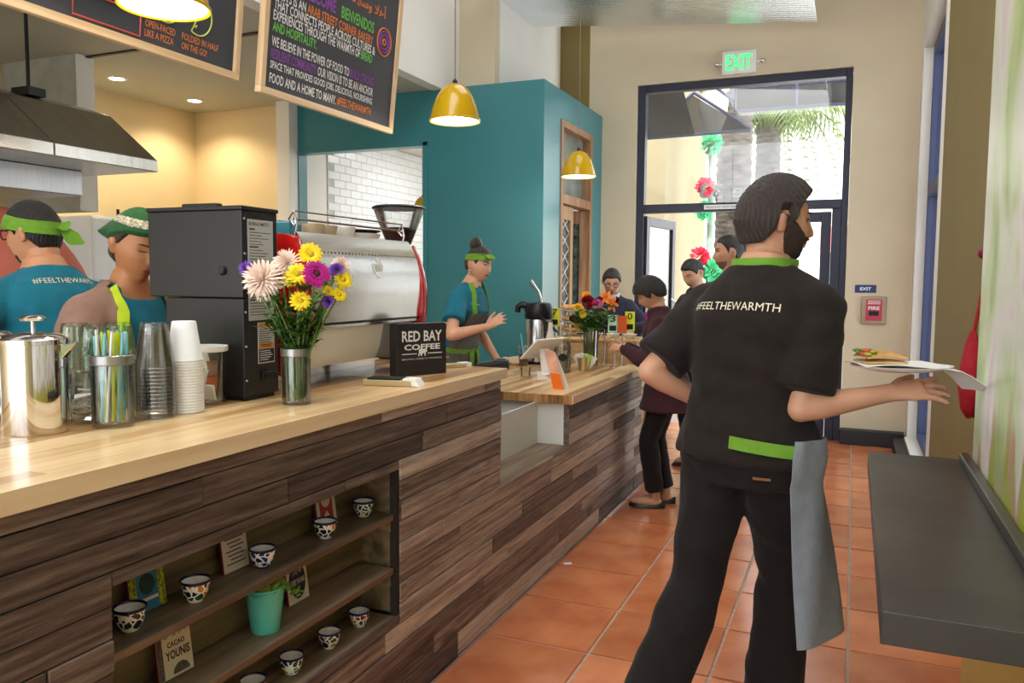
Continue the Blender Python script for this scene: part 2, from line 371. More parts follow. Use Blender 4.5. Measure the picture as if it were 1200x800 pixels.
# ------------------------------------------------------------------ entrance door
door = bpy.data.objects.new('door_1', None); COL.objects.link(door); struct(door, 'dark framed glazed entrance with a transom window')
for a in ((-1.972, -1.90, 0, 3.283), (-.125, -.07, 0, 3.283), (-.2, -.125, 0, 2.075)): boxo('door_frame', dark_f, a[0], a[1], 7.73, 7.83, a[2], a[3], parent=door, bevel=.004)
boxo('door_head', dark_f, -1.90, -.125, 7.73, 7.83, 3.215, 3.283, parent=door, bevel=.004)
boxo('transom_bar', dark_f, -1.90, -.125, 7.72, 7.84, 2.075, 2.155, parent=door, bevel=.004)
boxo('door_mullion', dark_f, -1.03, -.975, 7.73, 7.83, 0, 2.075, parent=door, bevel=.004)
boxo('transom_pane', clear, -1.90, -.125, 7.778, 7.784, 2.155, 3.215, parent=door)
def leaf(parent, w, h=2.05):
    for a in ((0, .085, 0, h), (w - .085, w, 0, h)): boxo('stile', dark_f, a[0], a[1], -.022, .022, a[2] + .01, a[3], parent=parent, bevel=.003)
    for a in ((.012, .2), (h - .09, h)): boxo('rail', dark_f, .085, w - .085, -.022, .022, a[0], a[1], parent=parent, bevel=.003)
    boxo('pane', clear, .085, w - .085, -.003, .003, .2, h - .09, parent=parent)
    MB().tube([(w - .12, -.03, .85), (w - .12, -.075, .88), (w - .12, -.075, 1.2), (w - .12, -.03, 1.23)], .011, 8).build('pull_handle', steel, parent, smooth=60)
for k, (x, a, ww) in enumerate(((-.205, math.pi, .765), (-1.895, R(83), .86))):
    e = bpy.data.objects.new('door_leaf', None); COL.objects.link(e); e.parent = door; e.location = (x, 7.78, 0); e.rotation_euler = (0, 0, a); leaf(e, ww)
ink = mat('white_vinyl', S(238), .5, var=.02); inkd = mat('black_print', S(22), .6, var=.05)
lettering('Suite 33', mat('frosted_vinyl', S(196, 200, 206), .6, var=.03), frame((-1, 0, 0), (0, 0, 1), (0, 1, 0), (-.60, 7.788, 2.2)), height=.14, width=.78, parent=door, bold=.012)
boxo('notice_strip', whitem, -1.32, -.97, 7.712, 7.719, 2.093, 2.135, parent=door)
lettering('THIS DOOR MUST REMAIN UNLOCKED', inkd, frame((1, 0, 0), (0, 0, 1), (0, -1, 0), (-1.305, 7.7112, 2.105)), width=.32, height=.018, parent=door)

# glazed wooden door in the teal side wall
dw = bpy.data.objects.new('door_2', None); COL.objects.link(dw); struct(dw, 'wooden door with leaded glass in the teal wall')
oak = wood('oak_door_timber', S(120, 84, 56), S(164, 122, 84), S(196, 156, 114), 'Z')
for y0, y1, z0, z1 in ((6.5, 6.56, 0, 2.78), (7.32, 7.38, 0, 2.78), (6.56, 7.32, 2.72, 2.78), (6.56, 7.32, 2.08, 2.16)): boxo('door_frame', oak, -2.43, -2.31, y0, y1, z0, z1, parent=dw, bevel=.003)
boxo('transom_pane', mat('dim_glass', S(120, 128, 124), .1, var=.3, scale=4), -2.40, -2.393, 6.56, 7.32, 2.16, 2.72, parent=dw)
for y0, y1, z0, z1 in ((6.57, 6.64, .01, 2.07), (6.86, 6.93, .01, 2.07), (6.64, 6.86, .01, .25), (6.64, 6.86, 1.95, 2.07)): boxo('stile', oak, -2.39, -2.345, y0, y1, z0, z1, parent=dw, bevel=.003)
boxo('pane', mat('leaded_glass', S(70, 84, 80), .08, var=.8, scale=16, bump=.3, bscale=30), -2.37, -2.362, 6.64, 6.86, .25, 1.95, parent=dw)
lead = mat('lead_came', S(190, 192, 190), .35, .8)
for k in range(12):
    z = .3 + k * .14
    for q in (0, 1): MB().tube([(-2.36, 6.64 + .22 * q, z), (-2.36, 6.86 - .22 * q, z + .14)], .004, 5).build('lead_came', lead, dw)
e = bpy.data.objects.new('door_leaf', None); COL.objects.link(e); e.parent = dw; e.location = (-2.35, 7.3, 0); e.rotation_euler = (0, 0, R(-62))
for y0, y1, z0, z1 in ((-.36, -.3, .01, 2.07), (-.06, 0, .01, 2.07), (-.3, -.06, .01, .25), (-.3, -.06, 1.95, 2.07)): boxo('stile', oak, -.02, .02, y0, y1, z0, z1, parent=e, bevel=.003)
boxo('pane', MATS['leaded_glass'], -.004, .004, -.3, -.06, .25, 1.95, parent=e)

# ------------------------------------------------------------------ the street outside
gnd = struct(boxo('ground_street', mat('pale_concrete', S(206, 202, 194), .85, var=.1, scale=2), -30, 30, 7.92, 60, -.2, -.02), 'sunlit pale pavement outside')
stucco = mat('cream_stucco', S(150, 138, 108), .8, var=.05); stw = mat('white_stucco', S(244, 242, 236), .8, var=.03)
bl = thing('street_building', 'cream stucco building front beyond the door, left of the lamp post', 'building', (-4, 10.4, 0))
boxo('wall', stucco, -2.0, 1.72, 0, 3, 0, 6, parent=bl)
boxo('shop_window', mat('shop_glass', S(150, 160, 160), .1, var=.2), -.2, .9, -.03, .001, .4, 2.6, parent=bl)
bl2 = thing('street_building', 'pale sunlit shop block across the street', 'building', (2, 34, 0))
boxo('wall', stw, -16, 14, 0, 8, 0, 9, parent=bl2)
for k in range(10):
    x = -14 + k * 2.7
    p = boxo('window', mat('pale_window', S(208, 214, 218), .3, var=.05), x, x + 1.4, -.06, .02, 4.2, 6.4, parent=bl2)
    boxo('sill', stw, x - .1, x + 1.5, -.12, 0, 4.08, 4.2, parent=p)
boxo('shop_awning', mat('faded_red_canvas', S(196, 120, 116), .8), -3.6, 1.5, -1.6, 0, 2.7, 3.5, parent=bl2)
boxo('shop_door', mat('grey_shopfront', S(120, 128, 132), .4), -3.0, .8, -.05, .01, 0, 2.6, parent=bl2)

bark = mat('palm_bark', S(118, 108, 100), .9, var=.1, scale=5, col2=S(40, 33, 30), bump=.8, bscale=40, stretch=(1, 1, 4))
frondm = mat('palm_green', S(96, 118, 44), .5, var=.3, scale=2)
def palm(x, y, r, h, label, seed, nf=18, reach=2.4, drop=2.7):
    rg = random.Random(seed); t = thing('palm_tree', label, 'palm', (x, y, -.02), group='palms across the pavement')
    rings = []; n = 22; m = 90
    for i in range(m):
        z = h * i / (m - 1); rr = r * (1.08 - .12 * i / m) * (1 + (.07 if i % 3 == 0 else 0))
        rings.append([V(((rr * (1 + .05 * math.sin(j * 2.1 + i * 1.7))) * math.cos(2 * math.pi * j / n), rr * (1 + .05 * math.cos(j * 3.3 + i)) * math.sin(2 * math.pi * j / n), z)) for j in range(n)])
    MB().loft(rings).build('trunk', bark, t, smooth=40)
    for k in range(nf):
        a = 2 * math.pi * k / nf + rg.uniform(-.15, .15); L = reach * rg.uniform(.8, 1.1); dr = drop * rg.uniform(.5, 1.25); mb = MB()
        pts = []
        for i in range(13):
            u = i / 12; pts.append(V((math.cos(a) * L * math.sin(u * 1.5), math.sin(a) * L * math.sin(u * 1.5), h + .55 * math.sin(u * 2.2) - dr * u * u)))
        mb.tube(pts, [.03 * (1 - .8 * i / 12) for i in range(13)], 5)
        sd = V((-math.sin(a), math.cos(a), 0))
        for i in range(1, 13):
            for q in (-1, 1):
                for s_ in (0, .5):
                    b = pts[i - 1].lerp(pts[i], s_); ln = .6 * math.sin(min(1, .25 + i / 13) * math.pi) + .16
                    tip = b + sd * q * ln * .55 + V((math.cos(a) * .12, math.sin(a) * .12, -ln * .75)); md = b.lerp(tip, .5) + V((0, 0, .04)); wv = (pts[i] - pts[i - 1]).normalized() * .025
                    n0 = len(mb.v); mb.v += [tuple(b - wv), tuple(b + wv), tuple(md + wv), tuple(md - wv), tuple(tip)]; mb.f += [(n0, n0 + 1, n0 + 2, n0 + 3), (n0 + 3, n0 + 2, n0 + 4)]
        mb.build('frond', frondm, t, fixn=False)
    return t
palm(-2.05, 15, .29, 6.2, 'thick palm trunk behind the street lamp', 4)
palm(-1.77, 18, .25, 5.0, 'palm with drooping fronds farther down the pavement', 9)

iron = mat('verdigris_lamp_post', S(150, 172, 160), .6, var=.1)
lp = thing('street_lamp', 'street lamp with a lantern head hung with paper flowers', 'street lamp', (-1.79, 11, -.02))
MB().lathe([(.16, 0), (.16, .1), (.11, .16), (.1, .6), (.055, .7), (.045, 3.2), (.07, 3.25), (.05, 3.3), (.1, 3.38), (.1, 3.42)], 16).build('post', iron, lp, smooth=35)
MB().lathe([(.1, 3.42), (.17, 3.6), (.19, 3.8), (.15, 3.95)], 16).build('lantern_globe', mat('frosted_globe', S(226, 226, 220), .3, var=.03), lp, smooth=60)
MB().lathe([(.2, 3.95), (.17, 4.05), (.06, 4.16), (.02, 4.28), (.001, 4.3)], 16).build('lantern_cap', iron, lp, smooth=35)
def pom(loc, r, col, label, seed):
    rg = random.Random(seed); mb = MB(); c = V(loc)
    for k in range(70):
        d = V((rg.gauss(0, 1), rg.gauss(0, 1), rg.gauss(0, 1))).normalized(); u = d.orthogonal().normalized(); w_ = d.cross(u); ln = r * rg.uniform(.8, 1.1)
        a = c + d * ln * .3; n0 = len(mb.v); q = r * .3
        mb.v += [tuple(a), tuple(c + d * ln * .75 + u * q), tuple(c + d * ln + w_ * q * .4), tuple(c + d * ln * .8 - u * q)]; mb.f += [(n0, n0 + 1, n0 + 2, n0 + 3)]
    o = mb.build('paper_flower', col, None, fixn=False); tag(o, label, 'paper flower', 'tissue flowers tied to the lamp post')
pg = mat('green_tissue', S(70, 186, 130), .8); pr = mat('red_tissue', S(226, 60, 90), .8)
pom((-1.79, 10.88, 3.22), .16, pg, 'green tissue flower just under the lantern', 1); pom((-1.85, 10.88, 2.66), .14, pr, 'red tissue flower between two green ones on the lamp post', 2)
pom((-1.86, 10.88, 2.36), .14, pg, 'green tissue flower halfway down the lamp post', 3); pom((-1.9, 10.88, 1.74), .15, pr, 'lower red tissue flower on the lamp post', 4); pom((-1.72, 10.88, 1.55), .17, pg, 'lowest green tissue flower on the lamp post', 5)

net = mat('dark_awning_mesh', S(26, 28, 36), .8, var=.08, alpha=.9)
aw = thing('awning', 'dark fabric awning on blue frame outside the entrance', 'awning', (-1.4, 8.2, 3))
off = (-1.4, 8.2, 3)
MB().sheet([[(-2.25, 8.0, 3.5), (-1.66, 8.0, 3.5)], [(-2.25, 9, 3.02), (-1.66, 9, 3.02)]], .004).build('canopy', net, aw, off=off)
MB().add([(-1.70, 9, 3.45), (-1.07, 9, 3.03), (-2.25, 9, 3.01)], [(0, 1, 2)]).build('gable_panel', net, aw, off=off, fixn=False)
MB().sheet([[(-1.24, 9, 3.48), (.1, 9, 3.48)], [(-1.24, 9, 3.24), (.1, 9, 3.24)]], .004).build('valance', net, aw, off=off)
for a, b in (((-2.25, 9, 3.01), (-1.68, 9, 3.47)), ((-1.68, 9, 3.47), (-1.07, 9, 3.04)), ((-2.25, 9, 3.01), (-1.07, 9, 3.03)), ((-1.45, 8.9, 3.5), (-1.24, 9, 3.34)), ((-1.24, 9, 3.49), (-1.24, 9, 3.23)), ((-1.24, 9, 3.235), (.1, 9, 3.235)), ((-1.24, 9, 3.48), (.1, 9, 3.48)), ((-.62, 9, 3.48), (-.62, 9, 3.24))):
    MB().tube([a, b], .018, 6).build('frame_bar', blue_f, aw, off=off)
# ------------------------------------------------------------------ plank-fronted counters
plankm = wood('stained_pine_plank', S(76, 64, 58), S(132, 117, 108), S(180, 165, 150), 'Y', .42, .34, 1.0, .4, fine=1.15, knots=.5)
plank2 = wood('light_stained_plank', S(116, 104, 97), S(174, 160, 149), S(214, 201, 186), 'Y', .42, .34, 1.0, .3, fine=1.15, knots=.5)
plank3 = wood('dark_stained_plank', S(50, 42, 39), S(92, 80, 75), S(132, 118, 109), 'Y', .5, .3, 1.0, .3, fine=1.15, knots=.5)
maple = wood('butcher_block_maple', S(160, 114, 66), S(204, 164, 110), S(232, 202, 154), 'Y', .32, .7, .9, .05, coat=.15)
edgewood = wood('end_grain_maple', S(128, 86, 48), S(176, 128, 78), S(206, 164, 112), 'Z', .35, .4, 1.6, .08)
ply = wood('olive_plywood', S(80, 68, 48), S(124, 106, 76), S(156, 138, 104), 'Y', .6, .2, .8, .15, knots=.3)
shelfw = wood('dark_walnut_shelf', S(62, 50, 40), S(104, 86, 69), S(150, 130, 106), 'Y', .45, .2, 1.0, .15)
carc = mat('dark_carcass', S(40, 34, 30), .8)
PX = -1.322
bar = thing('service_counter', 'tall plank fronted service counter with a recessed display niche', 'counter', (0, 0, 0))
till = thing('till_counter', 'low plank fronted till counter with white end panel', 'counter', (0, 0, 0))
rows = [1.018, .977, .909, .842, .774, .707, .639, .571, .504, .436, .368, .301, .233, .166, .098, .012]
NY0, NY1, NZ0, NZ1 = 1.112, 2.2, .335, .81
def plank(y0, y1, z0, z1, rg):
    if y1 - y0 < .01 or z1 - z0 < .006: return
    g = .0017; dx = rg.uniform(0, .005); cy, cz = (y0 + y1) / 2, (z0 + z1) / 2
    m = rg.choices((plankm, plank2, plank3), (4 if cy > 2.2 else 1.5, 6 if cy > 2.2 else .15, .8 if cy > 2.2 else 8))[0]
    hx, hy, hz = .011, (y1 - y0) / 2 - g, (z1 - z0) / 2 - g
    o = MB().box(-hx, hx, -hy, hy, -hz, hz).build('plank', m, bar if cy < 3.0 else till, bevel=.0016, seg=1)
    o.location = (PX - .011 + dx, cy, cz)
rg = random.Random(21)
for i in range(len(rows) - 1):
    z1, z0 = rows[i], rows[i + 1]
    spans = []
    if z1 > .58: spans.append((-1.0, 3.008)); spans.append((3.885, 5.42)) if z1 < .85 else None
    else: spans.append((-1.0, 5.42 if z1 > .17 else 5.67))
    for a, b in spans:
        y = a
        while y < b - .02:
            e = min(b, y + rg.uniform(.5, 1.6))
            if b - e < .15: e = b
            top = min(z1, .79) if y >= 3.88 and z1 > .58 else z1
            if z0 < NZ1 and z1 > NZ0:        # the niche cuts through this course
                for s0, s1, inside in ((y, min(e, NY0), 0), (max(y, NY0), min(e, NY1), 1), (max(y, NY1), e, 0)):
                    if s1 - s0 < .01: continue
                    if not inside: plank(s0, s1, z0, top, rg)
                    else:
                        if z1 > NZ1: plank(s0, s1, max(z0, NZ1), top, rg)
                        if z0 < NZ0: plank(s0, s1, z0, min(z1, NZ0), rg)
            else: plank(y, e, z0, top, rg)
            y = e
XB = PX - .024
MB().box(-1.95, XB, -1, NY0 - .016, 0, 1.018).box(-1.95, XB, NY1 + .016, 3.0, 0, 1.018).box(-1.95, XB, NY0 - .016, NY1 + .016, 0, NZ0 - .02).box(-1.95, XB, NY0 - .016, NY1 + .016, NZ1 + .002, 1.018).box(-1.95, -1.486, NY0 - .016, NY1 + .016, NZ0 - .02, NZ1 + .002).build('carcass', carc, bar)
boxo('niche_back', ply, -1.486, -1.47, NY0, NY1, NZ0, NZ1, parent=bar)
boxo('niche_side', ply, -1.47, XB, NY0 - .016, NY0, NZ0, NZ1, parent=bar); boxo('niche_side', ply, -1.47, XB, NY1, NY1 + .016, NZ0, NZ1, parent=bar)
for z, t in ((.67, .02), (.493, .02), (NZ0, .02)): boxo('shelf', shelfw, -1.47, -1.33, NY0 + .001, NY1 - .022, z - t, z, parent=bar, bevel=.002)
for z in (.63, .453): boxo('shelf_bracket', ply, -1.47, -1.342, NY1 - .022, NY1 - .001, z - .02, z + .02, parent=bar)
boxo('niche_edge', carc, -1.345, PX - .001, NY1 - .02, NY1 + .004, NZ0, NZ1, parent=bar)
boxo('floor_strip', steel, PX - .001, PX + .01, -1, 3.0, .001, .012, parent=bar); boxo('floor_strip', steel, PX - .001, PX + .01, 3.0, 5.67, .001, .012, parent=till)
# till counter body
MB().box(-2.25, -1.5, 3.012, 5.42, 0, .571).box(-1.5, XB, 3.012, 5.42, 0, .55).box(-2.25, XB, 3.9, 5.42, .55, .79).box(-2.25, XB, 5.42, 5.67, 0, .166).build('carcass', carc, till)
whp = mat('white_laminate', S(228, 230, 226), .35, var=.02)
boxo('end_panel', whp, -2.25, -1.35, 3.88, 3.9, .571, .79, parent=till); boxo('back_panel', whp, -1.505, -1.495, 3.012, 3.88, .571, .79, parent=till)
boxo('edge_post', plank3, -1.35, PX, 3.878, 3.9, .571, .79, parent=till)
for k in range(2): boxo('ledge_board', shelfw, -1.494 + k * .087, -1.494 + k * .087 + .085, 3.012, 3.879, .552, .573, parent=till, bevel=.001)
# worktops of glued staves
top1 = thing('worktop', 'pale butcher block worktop on the tall counter', 'worktop', (0, 0, 0))
top2 = thing('worktop', 'pale butcher block worktop on the low till counter', 'worktop', (0, 0, 0))
rg = random.Random(5)
def staves(par, x0, x1, ya, yb, z0, z1, n, end=None):
    wd = (x1 - x0) / n
    for k in range(n):
        y = ya
        while y < yb - .01:
            e = min(yb, y + rg.uniform(.8, 1.9))
            if yb - e < .3: e = yb
            o = MB().box(-wd / 2 + .0002, wd / 2 - .0002, -(e - y) / 2 + .0002, (e - y) / 2 - .0002, -(z1 - z0) / 2, (z1 - z0) / 2).build('stave', maple, par)
            o.location = (x0 + wd * (k + .5), (y + e) / 2, (z0 + z1) / 2); y = e
staves(top1, -2.06, -1.30, -1.0, 3.01, 1.0185, 1.06, 16)
boxo('front_edge', wood('pale_maple_edge', S(216, 188, 144), S(232, 208, 170), S(240, 222, 190), 'Y', .35, .1, .8, .04), -1.3, -1.294, -1.0, 3.01, 1.0185, 1.06, parent=top1); boxo('front_edge', MATS['pale_maple_edge'], -1.3, -1.294, 3.86, 5.5, .7905, .834, parent=top2)
staves(top2, -2.3, -1.30, 3.86, 5.5, .7905, .834, 20)
for k in range(24): boxo('end_block', edgewood, -2.3 + k * 1.0 / 24, -2.3 + (k + 1) * 1.0 / 24 - .0006, 3.853, 3.86, .79, .834, parent=top2)
# light timber open shelf at the far end of the till counter
ash = wood('pale_ash', S(206, 182, 146), S(228, 208, 176), S(240, 226, 200), 'Z', .5, .1, 1, .05)
us = thing('open_shelf_unit', 'small pale open shelf at the far end of the till counter', 'shelf', (-1.55, 5.545, .168))
for a in ((-.2, -.18, -.12, .12, 0, .5), (.195, .215, -.12, -.09, 0, .5), (.195, .215, .09, .12, 0, .5)): boxo('upright', ash, *a, parent=us)
for z in (0, .24, .48): boxo('shelf', ash, -.18, .195, -.12, .12, z, z + .02, parent=us)
# wooden pastry display behind the till counter
ashb = wood('honey_ply', S(186, 142, 92), S(212, 170, 118), S(228, 192, 144), 'Y', .45, .1, .8, .05)
pc = thing('pastry_stand', 'honey coloured wooden pastry stand behind the till flowers', 'display stand', (-1.76, 5.92, 0))
boxo('body', ashb, -.32, .32, -.2, .2, 0, .97, parent=pc, bevel=.003); boxo('top_board', ashb, -.34, .34, -.22, .22, .97, .99, parent=pc, bevel=.003)
for k in (-1, 0, 1): boxo('front_panel', ashb, -.1 + k * .205, .1 + k * .205, -.212, -.199, .1, .955, parent=pc, bevel=.002)

# ------------------------------------------------------------------ black bar ledge on the right and its mural board
wb = thing('bar_ledge', 'black painted bar ledge fixed along the mural board', 'bar ledge', (0, 0, 0))
lm = mat('worn_black_lacquer', S(46, 44, 42), .34, var=.1, scale=3, col2=S(66, 63, 58), rvar=.12, bump=.04, bscale=30)
boxo('ledge_top', lm, .06, .328, 1.375, 2.69, .845, .9, parent=wb, bevel=.002)
boxo('back_lip', lm, .302, .328, 1.375, 2.66, .9, .926, parent=wb, bevel=.004)
for y in (2.0, 2.5): MB().prism([(.1, .845), (.328, .845), (.328, .62)], .03, frame((1, 0, 0), (0, 0, 1), (0, 1, 0), (0, y, 0))).build('bracket', blk_metal, wb)
mm = bpy.data.materials.new('mural_paint'); mm.use_nodes = True; nt = mm.node_tree; b = nt.nodes['Principled BSDF']; b.inputs['Roughness'].default_value = .32
tc = nt.nodes.new('ShaderNodeTexCoord'); mp = nt.nodes.new('ShaderNodeMapping'); mp.inputs['Scale'].default_value = (1, 1.1, .8); nt.links.new(tc.outputs['Object'], mp.inputs[0])
n1 = nt.nodes.new('ShaderNodeTexNoise'); n1.inputs['Scale'].default_value = 2.4; n1.inputs['Detail'].default_value = 5; n1.inputs['Distortion'].default_value = .6; nt.links.new(mp.outputs[0], n1.inputs['Vector'])
r1 = nt.nodes.new('ShaderNodeValToRGB'); e = r1.color_ramp.elements; e[0].position = .28; e[0].color = S(104, 142, 52); e[1].position = .74; e[1].color = S(204, 150, 160)
for p_, c_ in ((.4, S(176, 196, 130)), (.47, S(206, 212, 190)), (.55, S(222, 218, 212)), (.62, S(212, 194, 204))): k = e.new(p_); k.color = c_
nt.links.new(n1.outputs['Fac'], r1.inputs[0])
# painted flame shapes in green and rose along the lower edge of the picture
sx = nt.nodes.new('ShaderNodeSeparateXYZ'); nt.links.new(tc.outputs['Object'], sx.inputs[0])
n2 = nt.nodes.new('ShaderNodeTexNoise'); n2.inputs['Scale'].default_value = 3; mp2 = nt.nodes.new('ShaderNodeMapping'); mp2.inputs['Scale'].default_value = (1, 3, .5); nt.links.new(tc.outputs['Object'], mp2.inputs[0]); nt.links.new(mp2.outputs[0], n2.inputs['Vector'])
ma = nt.nodes.new('ShaderNodeMath'); ma.operation = 'MULTIPLY_ADD'; ma.inputs[1].default_value = .95; nt.links.new(n2.outputs['Fac'], ma.inputs[0]); 
mb_ = nt.nodes.new('ShaderNodeMath'); mb_.operation = 'SUBTRACT'; mb_.inputs[0].default_value = .55; nt.links.new(sx.outputs['Z'], mb_.inputs[1]); nt.links.new(mb_.outputs[0], ma.inputs[2])
r2 = nt.nodes.new('ShaderNodeValToRGB'); e = r2.color_ramp.elements; e[0].position = -.0; e[0].color = (0, 0, 0, 1); e[1].position = .06; e[1].color = (1, 1, 1, 1); nt.links.new(ma.outputs[0], r2.inputs[0])
r3 = nt.nodes.new('ShaderNodeValToRGB'); e = r3.color_ramp.elements; e[0].position = .05; e[0].color = S(188, 140, 118); e[1].position = .3; e[1].color = S(178, 160, 60); k = e.new(.14); k.color = S(150, 176, 48); nt.links.new(ma.outputs[0], r3.inputs[0])
mx = nt.nodes.new('ShaderNodeMix'); mx.data_type = 'RGBA'; nt.links.new(r2.outputs[0], mx.inputs[0]); nt.links.new(r1.outputs[0], mx.inputs[6]); nt.links.new(r3.outputs[0], mx.inputs[7]); nt.links.new(mx.outputs[2], b.inputs['Base Color'])
n3 = nt.nodes.new('ShaderNodeTexNoise'); n3.inputs['Scale'].default_value = 35; bp = nt.nodes.new('ShaderNodeBump'); bp.inputs['Strength'].default_value = .15; bp.inputs['Distance'].default_value = .01; nt.links.new(n3.outputs['Fac'], bp.inputs['Height']); nt.links.new(bp.outputs[0], b.inputs['Normal'])
mu = boxo('mural_board', mm, .33, .362, -.6, 2.6, 0, 3.3, bevel=.002); tag(mu, 'tall painted mural board in pale greens and pinks along the bar', 'mural')
redc = mat('red_knit', S(172, 24, 40), .8, var=.2, scale=30, bump=.5, bscale=60)
rb = thing('red_bag', 'red knitted bag hanging on the wall behind the mural board', 'bag', (.412, 3.38, .93))
rings = []
for z, r in ((0, .012), (.03, .034), (.1, .045), (.18, .04), (.26, .026), (.31, .01)):
    rings.append([V((r * math.cos(a) * .95, r * 1.9 * math.sin(a), z + .008 * math.sin(a * 5))) for a in [2 * math.pi * j / 18 for j in range(18)]])
MB().loft(rings).build('pouch', redc, rb, smooth=60)
MB().tube([(0, 0, .3), (.02, 0, .45), (.03, 0, .58)], .006, 6).build('strap', redc, rb); MB().ball((.02, -.005, .6), .022, 12, 8).build('hook_knob', mat('dark_red_enamel', S(120, 16, 40), .3), rb, smooth=60)

# ------------------------------------------------------------------ kitchen: hood, duct chase, oven, rack
struct(MB().box(-5.97, -5.19, 4.2, 4.34, 1.9, 3.012).build('wall_chase', mat('grey_green_panel', S(168, 166, 150), .6)), 'grey boxed duct beside the hood')
struct(boxo('trim_4', white_p, -5.19, -5.175, 4.2, 4.34, 1.9, 3.012))
hd = thing('extractor_hood', 'large stainless extractor hood over the kitchen', 'hood', (-4.4, 2.6, 1.9)); off = (-4.4, 2.6, 1.9)
hs = mat('hood_stainless', S(176, 172, 164), .24, 1, var=.1, scale=3, stretch=(1, 12, 1), rvar=.05)
def hprof(y0, y1, x0=-5.2): return [[V((x, y, z)) for x, z in ((x0, 2.02), (-3.69, 2.02), (-3.69, 2.085), (-4.05, 2.36), (-4.25, 2.42), (x0, 2.42))] for y in (y0, y1)]
ys = [-1, .9, 2.0, 2.85, 3.5]
for a, b in zip(ys[:-1], ys[1:]): MB().loft(hprof(a + .002, b - .002)).build('canopy_panel', hs, hd, off=off, bevel=.004)
boxo('filter_housing', steel_d, -5.2 + 4.4, -4.08 + 4.4, -3.6, .72, -.02, .12, parent=hd, bevel=.004)
for y in (-.35, .5): MB().tube([(-4.2 + 4.4, y, .5), (-4.2 + 4.4, y, 1.11)], .01, 8).build('hanger_rod', blk_metal, hd); boxo('rod_bracket', blk_metal, -4.27 + 4.4, -4.13 + 4.4, y - .05, y + .05, .5, .545, parent=hd)
ov = thing('brick_oven', 'red rounded brick oven behind the kitchen staff', 'oven', (-3.98, 2.72, 0))
orr = mat('terracotta_render', S(166, 84, 66), .7, var=.1, scale=4, bump=.15, bscale=30)
rings = [[V((.5 * s * math.cos(a), .5 * s * math.sin(a), z)) for a in [2 * math.pi * j / 40 for j in range(40)]] for s, z in [(1, .95)] + [(math.cos(t), .97 + .80 * math.sin(t)) for t in [i * math.pi / 2 / 14 for i in range(14)]] + [(.001, 1.77)]]
MB().loft(rings).build('dome', orr, ov, smooth=60)
MB().lathe([(.55, 0), (.55, .9), (.52, .95)], 40).build('plinth', mat('oven_plinth', S(120, 70, 58), .7), ov, smooth=40)
MB().prism([(.3 * math.cos(t), .28 * math.sin(t)) for t in [math.pi * i / 12 for i in range(13)]], .16, frame((0, 1, 0), (0, 0, 1), (1, 0, 0), (-.56, 0, .97))).build('mouth_arch', mat('oven_mouth', S(50, 38, 34), .8), ov)
rk = thing('wire_rack', 'black wire rack with white boxes behind the head scarf', 'rack', (-5.5, 5.3, 0))
for x in (-.35, .35):
    for y in (-.2, .2): MB().tube([(x, y, 0), (x, y, 2.0)], .013, 8).build('post', blk_metal, rk)
for z in (.4, .85, 1.3, 1.62, 1.93):
    for k in range(6): MB().tube([(-.35, -.2 + k * .08, z), (.35, -.2 + k * .08, z)], .005, 5).build('shelf_wire', blk_metal, rk)
rg = random.Random(2)
for z in (1.31, 1.63):
    for k in range(3):
        o = boxo('storage_box', whp, -.1, .1, -.12, .12, 0, rg.uniform(.13, .24), bevel=.004); o.location = (-5.74 + k * .23, 5.3, z + .006); tag(o, ('white storage box on the lower', 'white storage box on the upper')[z > 1.5] + ' shelf of the wire rack, ' + ('first', 'second', 'third')[k] + ' from the oven', 'box', 'boxes on the wire rack')
wt = thing('white_fridge', 'white upright fridge between the oven and the wire rack', 'fridge', (-5.66, 4.72, 0))
boxo('body', whitem, -.3, .3, -.3, .3, 0, 1.89, parent=wt, bevel=.01); dd = boxo('door', whitem, .3, .33, -.29, .29, .05, 1.87, parent=wt, bevel=.006); boxo('handle', steel, .33, .36, -.26, -.235, .9, 1.4, parent=dd)
# recessed ceiling lamps
for k, (x, y, lb) in enumerate(((-5.51, 4.83, 'recessed ceiling lamp nearer the hood'), (-5.53, 5.68, 'recessed ceiling lamp nearer the kitchen corner'))):
    t = thing('recessed_lamp', lb, 'ceiling lamp', (x, y, 3.012), group='recessed lamps in the kitchen ceiling')
    MB().lathe([(.075, -.001), (.075, -.006), (.055, -.006), (.055, -.001)], 24, closed=True).build('trim_ring', whitem, t, smooth=30); MB().lathe([(.055, -.003), (.055, -.0055), (.001, -.0055)], 24).build('lens', mat('lit_lens', S(255, 246, 226), .4, emit=(1, .88, .66), estr=30), t)
    d = bpy.data.lights.new('lamp_light', 'SPOT'); o = bpy.data.objects.new('lamp_light', d); COL.objects.link(o); o.parent = t; o.location = (0, 0, -.03); d.energy = 34; d.color = (1, .84, .6); d.spot_size = R(140); d.spot_blend = .6; d.shadow_soft_size = .06
# ------------------------------------------------------------------ things on the tall counter
CT = 1.0605; RV = V((.921, .390, 0)); FV = V((-.390, .921, 0))
def place(o, x, y, z, rz=0): o.location = (x, y, z); o.rotation_euler = (0, 0, rz); return o
